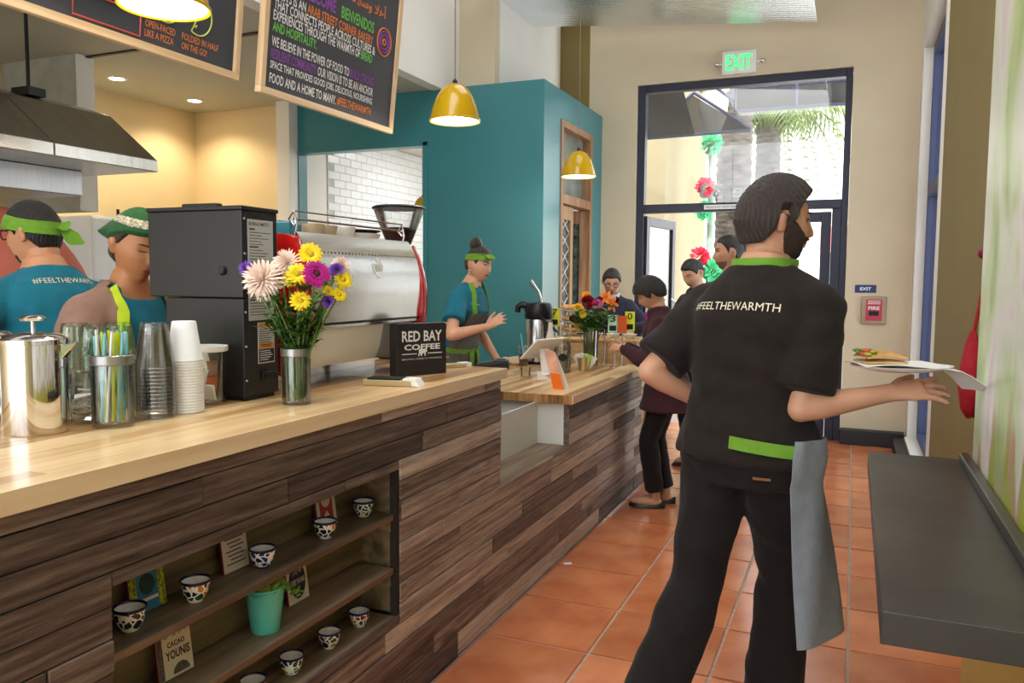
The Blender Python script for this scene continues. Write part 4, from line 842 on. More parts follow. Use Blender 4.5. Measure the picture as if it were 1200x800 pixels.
# ------------------------------------------------------------------ till counter things
LT = .8345
ap = thing('airpot', 'steel airpot with black pump lid on the till counter', 'airpot', (-2.03, 5.27, LT), R(200))
MB().lathe([(.088, 0), (.09, .01), (.09, .3), (.085, .32)], 36).build('body', steel, ap, smooth=40); MB().lathe([(.092, .0), (.092, .02)], 36).build('base_ring', blk_metal, ap, smooth=40)
MB().lathe([(.094, .315), (.1, .33), (.1, .39), (.085, .425), (.05, .43)], 36).build('pump_lid', blk_metal, ap, smooth=40)
MB().tube([(.07, 0, .40), (.12, 0, .415), (.145, 0, .40), (.15, 0, .36)], [.026, .024, .022, .02], 10).build('spout', blk_metal, ap, smooth=60)
MB().tube([(-.02, 0, .43), (.0, 0, .5), (.06, 0, .58)], [.011, .011, .016], 8).build('pump_lever', chrome, ap, smooth=60)
MB().tube([(.0, .098, .36), (-.1, .11, .25), (-.14, .0, .22), (-.1, -.11, .25), (.0, -.098, .36)], .007, 8).build('carry_handle', blk_metal, ap, smooth=60)
ic = thing('iced_drink', 'plastic cup of iced coffee with a pale blue straw', 'drink', (-2.07, 5.09, LT)); MB().lathe([(.028, 0), (.03, .003), (.039, .14), (.037, .14), (.028, .006), (.001, .006)], 24, caps=False).build('cup', MATS['clear_plastic'], ic, smooth=50); MB().lathe([(.001, .007), (.027, .007), (.032, .075), (.001, .075)], 24, caps=False).build('coffee', mat('iced_coffee', S(64, 38, 18), .2), ic, smooth=40); MB().tube([(.01, 0, .02), (-.02, 0, .22)], .004, 8).build('straw', sm[1], ic)
cl = MB(); rg = random.Random(6); cl.ball((0, 0, .02), (.1, .07, .035), 24, 12); o = cl.build('crumpled_cloth', mat('beige_cloth', S(214, 190, 160), .85, var=.1, bump=.8, bscale=40), None, smooth=60)
for v in o.data.vertices: v.co += V((0, 0, 1)) * (.012 * noise.noise(v.co * 30)) ; v.co.z = max(v.co.z, 0)
place(o, -2.16, 5.14, LT, .4); tag(o, 'crumpled beige cloth on the till counter by the barista', 'cloth')
cdr = thing('card_reader', 'black card reader lying on the till counter', 'card reader', (-2.17, 4.80, LT), .3); MB().hexa([(-.13, -.06, 0), (.11, -.06, 0), (.11, .06, 0), (-.13, .06, 0)], [(-.12, -.055, .03), (.1, -.055, .065), (.1, .055, .065), (-.12, .055, .03)]).build('body', blk_metal, cdr, bevel=.01); boxo('paper_cover', mat('gloss_black', S(16), .12), .02, .09, -.045, .045, .055, .068, parent=cdr, bevel=.008)
for i in range(3):
    for j in range(4): boxo('key', mat('grey_key', S(120), .5), -.1 + j * .026, -.082 + j * .026, -.035 + i * .026, -.017 + i * .026, .03 + j * .0035, .042 + j * .0035, parent=cdr)
tbm = thing('tablet_stand', 'white till tablet on a white stand, seen from behind', 'tablet', (-1.765, 4.7, LT), R(-20)); boxo('foot', whitem, -.06, .08, -.075, .075, 0, .012, parent=tbm, bevel=.004)
MB().hexa([(.01, -.05, .01), (.06, -.05, .01), (.06, .05, .01), (.01, .05, .01)], [(-.02, -.035, .16), (.01, -.035, .16), (.01, .035, .16), (-.02, .035, .16)]).build('stand', whitem, tbm, bevel=.006)
tilt = Matrix.Translation((-.03, 0, .165)) @ Matrix.Rotation(R(-52), 4, 'Y') ; MB().box(-.095, .095, -.135, .135, -.006, .006, Matrix.Translation((-.02, 0, .16)) @ Matrix.Rotation(R(-42), 4, 'Y')).build('tablet', whitem, tbm, bevel=.005)
MB().box(-.085, .085, -.125, .125, .0065, .0075, Matrix.Translation((-.02, 0, .16)) @ Matrix.Rotation(R(-42), 4, 'Y')).build('screen', mat('dark_screen', S(30, 34, 40), .1), tbm)
tj = thing('tip_jar', 'glass tip jar with a black oval label', 'jar', (-1.70, 4.84, LT)); jar(tj, .055, .2); MB().prism([(.03 * math.cos(t), .024 * math.sin(t)) for t in [2 * math.pi * i / 20 for i in range(20)]], .002, frame(RV, (0, 0, 1), (.39, -.921, 0), V((.0, .0, .1)) - FV * .0555)).build('oval_label', inkd, tj)
MB().lathe([(.001, .012), (.048, .012), (.05, .09), (.001, .1)], 24, caps=False).build('notes_and_coins', mat('banknotes', S(150, 160, 130), .8, var=.4, scale=60), tj)
pcup = thing('pen_cup', 'slim steel cup of pens with dark red tops', 'pen cup', (-1.79, 5.19, LT)); MB().lathe([(.026, 0), (.03, .11), (.028, .11), (.025, .004), (.001, .004)], 24, caps=False).build('cup', steel, pcup, smooth=40)
for k in range(5): a = k * 1.26; o = MB().tube([(.012 * math.cos(a), .012 * math.sin(a), .006), (.026 * math.cos(a), .026 * math.sin(a), .14)], .004, 6).build('pen', mat('dark_red_plastic', S(110, 20, 50), .4) if k % 2 else inkd, None); o.location = (-1.79, 5.19, LT); tag(o, ('black', 'dark red')[k % 2] + ' pen standing in the slim steel cup', 'pen', 'pens in the steel cup')
ctin = thing('card_tin', 'small metal tin holding white cards before the vase', 'card holder', (-1.605, 4.99, LT)); MB().lathe([(.034, 0), (.042, .085), (.04, .085), (.032, .004), (.001, .004)], 24, caps=False).build('tin', mat('brass_tin', S(200, 180, 140), .3, .8), ctin, smooth=40)
for k in range(5): o = MB().box(-.028, .028, -.001, .001, .006, .115, Matrix.Rotation(-.5 + k * .25, 4, 'Y') @ Matrix.Rotation(.1 * k, 4, 'X')).build('business_card', whitem if k != 3 else mat('lime_card', S(170, 210, 90), .6), None); place(o, -1.605, 4.985 + k * .006, LT, .2 * k - .3); tag(o, ('white card leaning in the small metal tin', 'lime green card in the small metal tin')[k == 3], 'card', 'cards in the tin')
lf = thing('leaflet', 'orange and peach leaflet stood up at the till counter end', 'leaflet', (-1.445, 4.07, LT), R(-8)); P = []
for i in range(9):
    u = i / 8; P.append([( -.03 * u * 2.4 - .03, -.01 + .02 * u, .0 + .235 * u - .02 * u * u), (.03 - .03 * u * 2.4 * .9, -.01 + .02 * u, .235 * u - .035 * u * u)])
MB().sheet(P[:4], .0012).build('orange_fold', mat('orange_print', S(240, 120, 30), .5), lf); MB().sheet(P[3:], .0012).build('peach_panel', mat('peach_print', S(236, 176, 150), .5, var=.25, scale=14), lf); MB().sheet([[(p[0][0] + .005, .012 + .05 * (1 - i / 8), p[0][2]), (p[1][0], .012 + .05 * (1 - i / 8), p[1][2])] for i, p in enumerate(P)], .0012).build('back_panel', whitem, lf)
lathe_thing('small_tumbler', 'small empty clear tumbler near the till counter edge', 'glass', [(.028, 0), (.033, .06), (.031, .06), (.026, .004), (.001, .004)], clear, (-1.81, 4.49, LT))
o = MB().prism([(0, 0), (.075, 0), (.0, .05)], .05, frame(RV, (0, 0, 1), FV)).build('card_wedge', whitem, None); place(o, -1.70, 4.40, LT); tag(o, 'white folded price wedge beside the small tumbler', 'card')
# vase of bright flowers on the till counter
V2 = V((-1.644, 5.268, LT)); v2 = thing('glass_vase', 'tall clear vase of bright flowers on the till counter', 'vase', V2); MB().lathe([(.045, 0), (.05, .004), (.056, .265), (.053, .265), (.046, .012), (.001, .012)], 32, caps=False).build('glass_body', clear, v2, smooth=50); MB().lathe([(.001, .013), (.045, .013), (.049, .15), (.001, .15)], 28, caps=False).build('water', MATS['water'], v2, smooth=40)
org = mat('orange_petal', S(244, 124, 16), .45, var=.15, scale=30); rdp = mat('crimson_petal', S(168, 16, 52), .5, var=.15, scale=30); pkp = mat('pink_petal', S(232, 110, 170), .5, var=.12, scale=30); gold = mat('golden_petal', S(246, 184, 20), .5, var=.12, scale=30); crm = mat('cream_petal', S(226, 206, 120), .5, var=.1, scale=30); dkr = mat('wine_petal', S(110, 12, 44), .5, var=.1)
f2 = [('rose', 'crimson rose in the middle of the till bouquet', (687, 354), 'rose', .05, rdp), ('rose', 'pink rose beside the crimson one', (697, 357), 'rose', .042, pkp), ('lily', 'orange lily at the upper right of the till bouquet', (708, 348), 'lily', .055, org), ('lily', 'open orange lily facing the counter', (714, 355), 'lily', .06, org), ('golden_daisy', 'golden flower at the top of the till bouquet', (686, 346), 'mum', .034, gold), ('golden_daisy', 'golden flower at the left of the till bouquet', (676, 361), 'mum', .038, gold), ('golden_daisy', 'golden flower below the left one of the till bouquet', (681, 367), 'mum', .032, yel), ('rose', 'wine red bud at the far left of the till bouquet', (670, 373), 'rose', .024, dkr), ('carnation', 'cream carnation low on the left of the till bouquet', (677, 382), 'rose', .035, crm), ('rose', 'wine red bud behind the orange lilies', (722, 351), 'rose', .024, dkr)]
for k, (nm, lb, p_, kd, r, m_) in enumerate(f2):
    h = hp(p_[0], p_[1], 692, 429, 171.6, dep=(-.03, -.05, 0, -.04, .03, 0, -.04, 0, -.03, .04)[k]); a = k * 2.4
    flower(nm, lb, 'flower', 'cut flowers in the till vase', V2, h, (.03 * math.cos(a), .03 * math.sin(a), .018), CAMD + RV * ((p_[0] - 692) / 40.), kd, r, m_, None, 60 + k, 3)
for k in range(14):
    a = k * 2.4; sp = thing('leafy_sprig', 'dark green leafy sprig in the till vase', 'sprig', V2, 0, 'sprigs in the till vase'); tip = RV * rg.uniform(-.13, .15) + FV * rg.uniform(-.1, .1) + V((0, 0, rg.uniform(.28, .42))); f_ = V((.032 * math.cos(a), .032 * math.sin(a), .018)); nk = V((.04 * math.cos(a), .04 * math.sin(a), .26))
    pts = [f_.lerp(nk, i / 4) for i in range(4)] + [nk.lerp(tip, i / 4) for i in range(5)]; MB().tube(pts, .004, 5).build('stem', stemm, sp, smooth=60); mb = MB()
    for i in range(4, 9):
        for q in range(3):
            b = pts[i]; an = rg.uniform(0, 6.28); d = V((math.cos(an), math.sin(an), rg.uniform(-.1, .6))).normalized(); petal(mb, b, d, d.cross(V((0, 0, 1))).normalized(), rg.uniform(.06, .09), .035, .008, .015)
    o = mb.build('leaves', leafm, sp, fixn=False); o['kind'] = 'stuff'
# table number stands
def num_stand(x, y, label, h, cards):
    t = thing('number_stand', label, 'number stand', (x, y, LT), 0, 'table number stands'); MB().lathe([(.035, 0), (.035, .004), (.006, .01), (.006, .012)], 20).build('base', chrome, t, smooth=40); MB().tube([(0, 0, .01), (0, 0, h)], .0045, 8).build('rod', steel, t, smooth=60)
    for (cm, dx, tx, ht) in cards:
        Mx = frame(RV, (0, 0, 1), -FV, RV * dx + V((0, 0, h - .01))); c = MB().box(-.034, .034, 0, ht, -.0008, .0008, Mx).build('number_card', cm, t)
        if tx: lettering(tx[0], inkd, frame(RV, (0, 0, 1), -FV, RV * (dx - .018) + V((0, 0, h + ht * .52)) - FV * .0016), width=.036, height=.045, parent=c, bold=.01); boxo_ = MB().box(-.024, .022, .012, .048, .0012, .0016, Mx).build('print_block', inkd, c)
lime = mat('lime_print', S(222, 226, 60), .6); mint = mat('mint_print', S(176, 228, 186), .6); orp = mat('rust_print', S(206, 84, 30), .6)
num_stand(-1.853, 5.44, 'bare number stand left of the till vase', .24, []); num_stand(-1.597, 5.44, 'bare number stand right of the till vase', .25, [])
num_stand(-1.481, 5.29, 'number stand with mint and rust cards', .245, [(mint, -.015, ('3',), .12), (orp, .045, None, .115)]); num_stand(-1.459, 5.40, 'number stand with a lime yellow card', .25, [(lime, .05, ('0',), .135)])
num_stand(-1.95, 5.38, 'number stand with a lime card behind the airpot', .27, [(lime, 0, ('7',), .13)])
bt = thing('cream_bottle', 'tapered bottle of milky drink beside the airpot', 'bottle', (-1.9, 5.16, LT)); MB().lathe([(.001, .0), (.036, 0), (.038, .01), (.037, .17), (.016, .25), (.014, .31), (.012, .31), (.012, .25), (.001, .2)], 24, caps=False).build('bottle_body', mat('milky_glass', S(226, 222, 208), .2, var=.03), bt, smooth=50); MB().lathe([(.016, .3), (.016, .318), (.001, .32)], 16).build('cap', steel, bt)
# pastries on the stand
bread = mat('baked_crust', S(206, 160, 96), .6, var=.25, scale=18, bump=.3, bscale=40)
for lv in range(3):
    z0 = .991 + lv * .085
    pl = lathe_thing('cake_plate', ('bottom', 'middle', 'top')[lv] + ' white plate of the pastry tower', 'plate', [(.001, 0), (.03, 0), (.03, .02), (.1, .028), (.105, .034), (.1, .034), (.001, .028)], porc, (-2.0, 5.93, z0), 'plates of the pastry tower')
    for k in range(4):
        a = k * 1.57 + lv; mb = MB(); mb.ball((0, 0, .02), (.042, .034, .02), 18, 10); o = mb.build('bread_roll', bread, None, smooth=60); place(o, -2.0 + .05 * math.cos(a), 5.93 + .05 * math.sin(a), z0 + .034, a); tag(o, 'golden bread roll on the ' + ('bottom', 'middle', 'top')[lv] + ' plate of the pastry tower', 'bread roll', 'rolls on the pastry tower')
for k in range(3):
    lathe_thing('stacked_plate', ('left', 'middle', 'right')[k] + ' small white bowl on the pastry stand', 'bowl', [(.001, 0), (.03, 0), (.055, .035), (.052, .035), (.028, .005), (.001, .005)], porc, (-1.78 + k * .13, 5.84, .991), 'bowls on the pastry stand')

# ------------------------------------------------------------------ niche: painted cups, boxes, pail
def glaze(name, cols, seed):
    m = bpy.data.materials.new(name); m.use_nodes = True; nt = m.node_tree; b = nt.nodes['Principled BSDF']; b.inputs['Roughness'].default_value = .15
    tc = nt.nodes.new('ShaderNodeTexCoord'); mp = nt.nodes.new('ShaderNodeMapping'); mp.inputs['Location'].default_value = (seed, seed * 2, seed); nt.links.new(tc.outputs['Object'], mp.inputs[0])
    n = nt.nodes.new('ShaderNodeTexNoise'); n.inputs['Scale'].default_value = 40; nt.links.new(mp.outputs[0], n.inputs['Vector'])
    vm = nt.nodes.new('ShaderNodeVectorMath'); vm.operation = 'MULTIPLY_ADD'; vm.inputs[1].default_value = (.012, .012, .012); nt.links.new(n.outputs['Color'], vm.inputs[0]); nt.links.new(mp.outputs[0], vm.inputs[2])
    v = nt.nodes.new('ShaderNodeTexVoronoi'); v.inputs['Scale'].default_value = 62; nt.links.new(vm.outputs[0], v.inputs['Vector'])
    v2_ = nt.nodes.new('ShaderNodeTexVoronoi'); v2_.feature = 'DISTANCE_TO_EDGE'; v2_.inputs['Scale'].default_value = 62; nt.links.new(vm.outputs[0], v2_.inputs['Vector'])
    sp = nt.nodes.new('ShaderNodeSeparateColor'); nt.links.new(v.outputs['Color'], sp.inputs[0])
    r = nt.nodes.new('ShaderNodeValToRGB'); r.color_ramp.interpolation = 'CONSTANT'; e = r.color_ramp.elements; e[0].position = 0; e[0].color = cols[0]; e[1].position = .25; e[1].color = cols[1]
    for i, c in enumerate(cols[2:]): k = e.new(.45 + .2 * i); k.color = c
    nt.links.new(sp.outputs[0], r.inputs[0]); gt = nt.nodes.new('ShaderNodeMath'); gt.operation = 'GREATER_THAN'; gt.inputs[1].default_value = .1; nt.links.new(v2_.outputs['Distance'], gt.inputs[0])
    mx = nt.nodes.new('ShaderNodeMix'); mx.data_type = 'RGBA'; mx.inputs[6].default_value = S(238, 236, 226); nt.links.new(gt.outputs[0], mx.inputs[0]); nt.links.new(r.outputs[0], mx.inputs[7]); nt.links.new(mx.outputs[2], b.inputs['Base Color']); MATS[name] = m; return m
gl = [glaze('floral_glaze_a', [S(34, 70, 40), S(30, 30, 60), S(200, 150, 40), S(34, 90, 50)], 1), glaze('floral_glaze_b', [S(36, 80, 44), S(150, 30, 30), S(24, 24, 40), S(190, 120, 40)], 5), glaze('blue_glaze', [S(30, 40, 120), S(24, 30, 90), S(240), S(40, 54, 140)], 9)]
navy = mat('navy_glaze', S(22, 24, 74), .15, var=.05)
def teacup(loc, m_, label):
    t = thing('painted_cup', label, 'cup', loc, random.random() * 6, 'painted cups in the niche')
    MB().lathe([(.017, .004), (.02, .006), (.026, .016), (.031, .034), (.0325, .045)], 28, caps=False).build('bowl_wall', m_, t, smooth=60); MB().lathe([(.0325, .0445), (.035, .05), (.0335, .0525), (.0305, .05), (.031, .045)], 28, closed=True).build('rim_band', navy, t, smooth=60)
    MB().lathe([(.031, .049), (.029, .034), (.024, .016), (.001, .01)], 28, caps=False).build('cup_lining', porc, t, smooth=60); MB().lathe([(.001, .0), (.016, 0), (.018, .003), (.017, .006), (.001, .008)], 24, caps=False).build('foot_ring', navy if m_ is gl[2] else porc, t, smooth=40)
random.seed(3)
for k, (x, y, z, g, lb) in enumerate(((-1.393, 1.215, .671, 0, 'painted cup on the top niche shelf before the yellow and blue box'), (-1.383, 1.39, .671, 1, 'painted cup on the top niche shelf, second from its left end'), (-1.391, 1.63, .671, 2, 'blue and white painted cup on the top niche shelf'), (-1.386, 1.893, .671, 1, 'painted cup before the red and white box'), (-1.405, 2.12, .671, 0, 'painted cup at the right end of the top niche shelf'),
                                    (-1.389, 2.069, .3355, 1, 'painted cup at the right end of the bottom niche shelf'), (-1.387, 1.909, .3355, 0, 'second painted cup from the right on the bottom niche shelf'), (-1.389, 1.738, .3355, 0, 'third painted cup from the right on the bottom niche shelf'), (-1.395, 1.59, .3355, 1, 'bottom shelf painted cup cut off by the picture edge'))):
    teacup((x, y, z), gl[g], lb)
def cbox(label, loc, rz, w_, h_, face, edge, lean=.16):
    lean = .13
    t = thing('product_box', label, 'box', loc, rz, 'small boxes in the niche'); e = bpy.data.objects.new('box_panel', None); e.parent = t; COL.objects.link(e); e.rotation_euler = (0, -lean, 0); e.scale = (1, 1.18, 1.18)
    boxo('carton', edge, -.008, .0, -w_ / 2, w_ / 2, 0, h_, parent=e, bevel=.0015); boxo('front_face', face, 0, .0006, -w_ / 2 + .001, w_ / 2 - .001, .001, h_ - .001, parent=e); return e
BF = lambda y, z: frame((0, 1, 0), (0, 0, 1), (1, 0, 0), (.0012, y, z))
paper = mat('cream_print', S(214, 204, 180), .6, var=.05); bluec = mat('blue_print', S(52, 112, 150), .55, var=.1); yelc = mat('yellow_leaf_print', S(206, 200, 40), .55, col2=S(40, 70, 30), scale=150, var=0); redb = mat('crimson_print', S(170, 50, 66), .5); 
wine = mat('wine_edge', S(120, 20, 50), .6); pinkp = mat('rose_paper', S(212, 196, 186), .6, var=.04)
e = cbox('yellow and blue coffee box behind the first painted cup', (-1.435, 1.305, .671), R(0), .085, .088, bluec, wine); boxo('leaf_border', yelc, .0007, .0011, -.0415, -.025, .002, .086, parent=e); boxo('leaf_border', yelc, .0007, .0011, .025, .0415, .002, .086, parent=e); MB().prism([(.018 * math.cos(t), .02 * math.sin(t)) for t in [2 * math.pi * i / 20 for i in range(20)]], .0006, BF(0, .052)).build('emblem_disc', mat('dark_green_print', S(24, 56, 48), .6), e); lettering('CAFE de BRASIL', paper, BF(-.022, .074), width=.044, height=.008, parent=e, bold=.02); boxo('title_bar', paper, .0008, .0012, -.024, .024, .02, .026, parent=e)
e = cbox('pale box printed with a menu list, middle of the top niche shelf', (-1.435, 1.585, .671), R(0), .078, .1, pinkp, wine); lettering('MORN DIET', inkd, BF(-.022, .082), width=.044, height=.009, parent=e, bold=.02)
for k in range(7): boxo('print_line', inkd, .0008, .0011, -.028 + (k % 3) * .006, .028 - (k % 2) * .008, .07 - k * .009, .0725 - k * .009, parent=e)
e = cbox('red and white box with an oval badge, right of the niche', (-1.435, 1.975, .671), R(0), .08, .105, redb, wine); boxo('border', paper, .0007, .0011, -.039, -.027, .002, .103, parent=e); boxo('border', paper, .0007, .0011, .027, .039, .002, .103, parent=e); MB().prism([(.019 * math.cos(t), .022 * math.sin(t)) for t in [2 * math.pi * i / 20 for i in range(20)]], .0006, BF(0, .075)).build('badge', paper, e); lettering('MORN DIET', inkd, frame((0, 1, 0), (0, 0, 1), (1, 0, 0), (.0022, -.014, .072)), width=.028, height=.007, parent=e, bold=.02); MB().prism([(-.012, 0), (.012, 0), (0, .014)], .0006, BF(0, .03)).build('chevron', paper, e)
AR = 'ﺲﻧﻮﻳ ﻮﻛﺎﻛ'
e = cbox('cream cacao box with black lettering on the middle niche shelf', (-1.42, 1.365, .4935), R(-3), .085, .105, paper, wine, .2); boxo('ornament_border', mat('charcoal_ornament', S(90, 84, 78), .6, var=.6, scale=160), .0007, .0011, -.0415, -.028, .002, .103, parent=e); lettering('ﺲﻧﻮﻳ ﻮﻛﺎﻛ', inkd, BF(-.022, .08), width=.055, height=.016, parent=e, bold=.01); lettering('CACAO', inkd, BF(-.016, .06), width=.042, height=.011, parent=e, bold=.03); lettering('YOUNIS', inkd, BF(-.022, .036), width=.058, height=.018, parent=e, bold=.03); MB().prism([(.02 * math.cos(t), .02 * math.sin(t)) for t in [math.pi * i / 12 for i in range(13)]], .0006, BF(.012, .006)).build('seal', mat('charcoal_ornament', S(90), .6), e)
e = cbox('cream box with a dark oval label beside the turquoise pail', (-1.435, 1.835, .4935), R(0), .078, .105, paper, wine); MB().prism([(.03 * math.cos(t), .044 * math.sin(t)) for t in [2 * math.pi * i / 28 for i in range(28)]], .0006, BF(0, .053)).build('oval_label', mat('ink_blue', S(34, 40, 56), .6), e); lettering('CAFE YOUNIS', paper, frame((0, 1, 0), (0, 0, 1), (1, 0, 0), (.0022, -.026, .044)), width=.052, height=.013, parent=e, bold=.02); lettering('ﺲﻧﻮﻳ ﻪﻓﺎﻗ', paper, frame((0, 1, 0), (0, 0, 1), (1, 0, 0), (.0022, -.018, .066)), width=.036, height=.016, parent=e)
tp = thing('turquoise_pail', 'turquoise enamel pail planted with green sedum in the niche', 'planter', (-1.398, 1.645, .4935)); tp.scale = (1.18, 1.18, 1.12); tq = mat('turquoise_enamel', S(92, 196, 178), .25, var=.04)
MB().lathe([(.001, 0), (.03, 0), (.032, .004), (.042, .1), (.0445, .105), (.043, .108), (.04, .1), (.001, .095)], 32, caps=False).build('pail_body', tq, tp, smooth=45); MB().lathe([(.0385, .075), (.0405, .077), (.039, .079)], 32, closed=True).build('ridge', tq, tp, smooth=45)
MB().tube([(.0 , .044, .1), (0, .052, .125), (0, .046, .135), (0, .04, .12)], .0018, 6).build('bail_handle', steel, tp); MB().tube([(0, -.044, .1), (.02, -.05, .098), (.035, -.03, .1)], .0018, 6).build('bail_handle', tq, tp)
mb = MB(); rg = random.Random(12)
for k in range(260):
    a = rg.uniform(0, 6.28); r = .038 * math.sqrt(rg.random()); b = V((r * math.cos(a), r * math.sin(a), .097)); d = V((rg.gauss(0, .5), rg.gauss(0, .5), 1)).normalized(); petal(mb, b, d, d.orthogonal().normalized(), rg.uniform(.014, .03), .006, .001, .002)
for q in range(3):
    for k in range(16): b = V((.02, .035 + k * .0038, .097 - k * .0022 - q * .006 + .006 * math.sin(k * .4))); d = V((rg.gauss(0, .5), .5, rg.gauss(0.2, .4))).normalized(); petal(mb, b, d, d.orthogonal().normalized(), .015, .005, 0, 0)
o = mb.build('sedum_foliage', mat('sedum_green', S(120, 156, 60), .5, var=.3, scale=60), tp, fixn=False); o['kind'] = 'stuff'
# ------------------------------------------------------------------ people
def ico(n):
    bm = bmesh.new(); bmesh.ops.create_icosphere(bm, subdivisions=n, radius=1); bm.verts.ensure_lookup_table()
    v = np.array([x.co[:] for x in bm.verts]); f = [tuple(q.index for q in p.verts) for p in bm.faces]; bm.free(); return v, f
ICO_V, ICO_F = ico(6)
g_ = lambda a, s: np.exp(-(a / s) ** 2)
def head_surface(d):
    """unit directions -> head surface in metres; x right, y forward, z up, about 0.235 tall"""
    x, y, z = d[:, 0].copy(), d[:, 1].copy(), d[:, 2].copy()
    low = np.clip(-z, 0, 1)
    X = .0765 * x * (1 - .30 * low ** 1.4); Y = .098 * y; Z = .1175 * z
    back = np.clip(-y, 0, 1); Y *= 1 - .42 * low * back; Y += .006 * (y > 0) * low
    Y = np.where(y > 0, Y * (1 - .06 * g_(z - .1, .5)), Y)
    X *= 1 - .05 * g_(z - .25, .2) * (y > .2)
    fr = np.clip(y, 0, 1) ** .5
    n_ = np.interp(Z, [-.05, -.036, -.03, -.018, .012, .03], [0, .25, 1, .82, .3, 0])
    Y += fr * .024 * n_ * g_(X, .0105 + .003 * (Z < -.015))
    Y += fr * .004 * g_(Z - .030, .012) * g_(X, .05)
    Y -= fr * .010 * (g_(X - .031, .015) + g_(X + .031, .015)) * g_(Z - .012, .013)
    Y += fr * .004 * (g_(X - .042, .018) + g_(X + .042, .018)) * g_(Z + .014, .018)
    Y += fr * .006 * g_(X, .022) * g_(Z + .058, .012); Y -= fr * .0035 * g_(X, .02) * g_(Z + .058, .003)
    Y += fr * .009 * g_(X, .022) * g_(Z + .1, .016); Y -= fr * .004 * g_(X, .03) * g_(Z + .077, .007)
    return np.stack([X, Y, Z], 1)
HEAD = head_surface(ICO_V)
HEAD_BVH = BVHTree.FromPolygons([tuple(p) for p in HEAD], ICO_F)
def rotz(v, a): return Matrix.Rotation(a, 3, 'Z') @ v
def voxel(mb, name, m, parent, off, vox=.007, it=5, wr=0.0, seed=0, fac=.5):
    me = mb.mesh('tmp', off); o = bpy.data.objects.new('tmp', me); COL.objects.link(o)
    md = o.modifiers.new('r', 'REMESH'); md.mode = 'VOXEL'; md.voxel_size = vox; md.use_smooth_shade = True
    if it: sm_ = o.modifiers.new('s', 'SMOOTH'); sm_.iterations = it; sm_.factor = fac
    dg = bpy.context.evaluated_depsgraph_get(); r = bpy.data.meshes.new_from_object(o.evaluated_get(dg)); bpy.data.objects.remove(o); bpy.data.meshes.remove(me)
    if wr:
        n = len(r.vertices); co = np.empty(n * 3); r.vertices.foreach_get('co', co); co = co.reshape(-1, 3); nr = np.empty(n * 3); r.vertices.foreach_get('normal', nr); nr = nr.reshape(-1, 3)
        rs = np.random.RandomState(seed); d_ = np.zeros(n)
        for q in range(7):
            k = rs.normal(size=3) * (1, 1, 1.5); k = k / np.linalg.norm(k) * rs.uniform(25, 75); w_ = .6 * np.sin(co @ (rs.normal(size=3) * 14) + q)
            s_ = np.sin(co @ k + 2 * w_ + rs.uniform(0, 6)); d_ += np.sign(s_) * np.abs(s_) ** .7 / (2 + q * .5)
        co = co + nr * (d_ * wr)[:, None]; r.vertices.foreach_set('co', co.ravel()); r.update()
    r.materials.clear(); return link(name, r, m, parent, smooth=180)

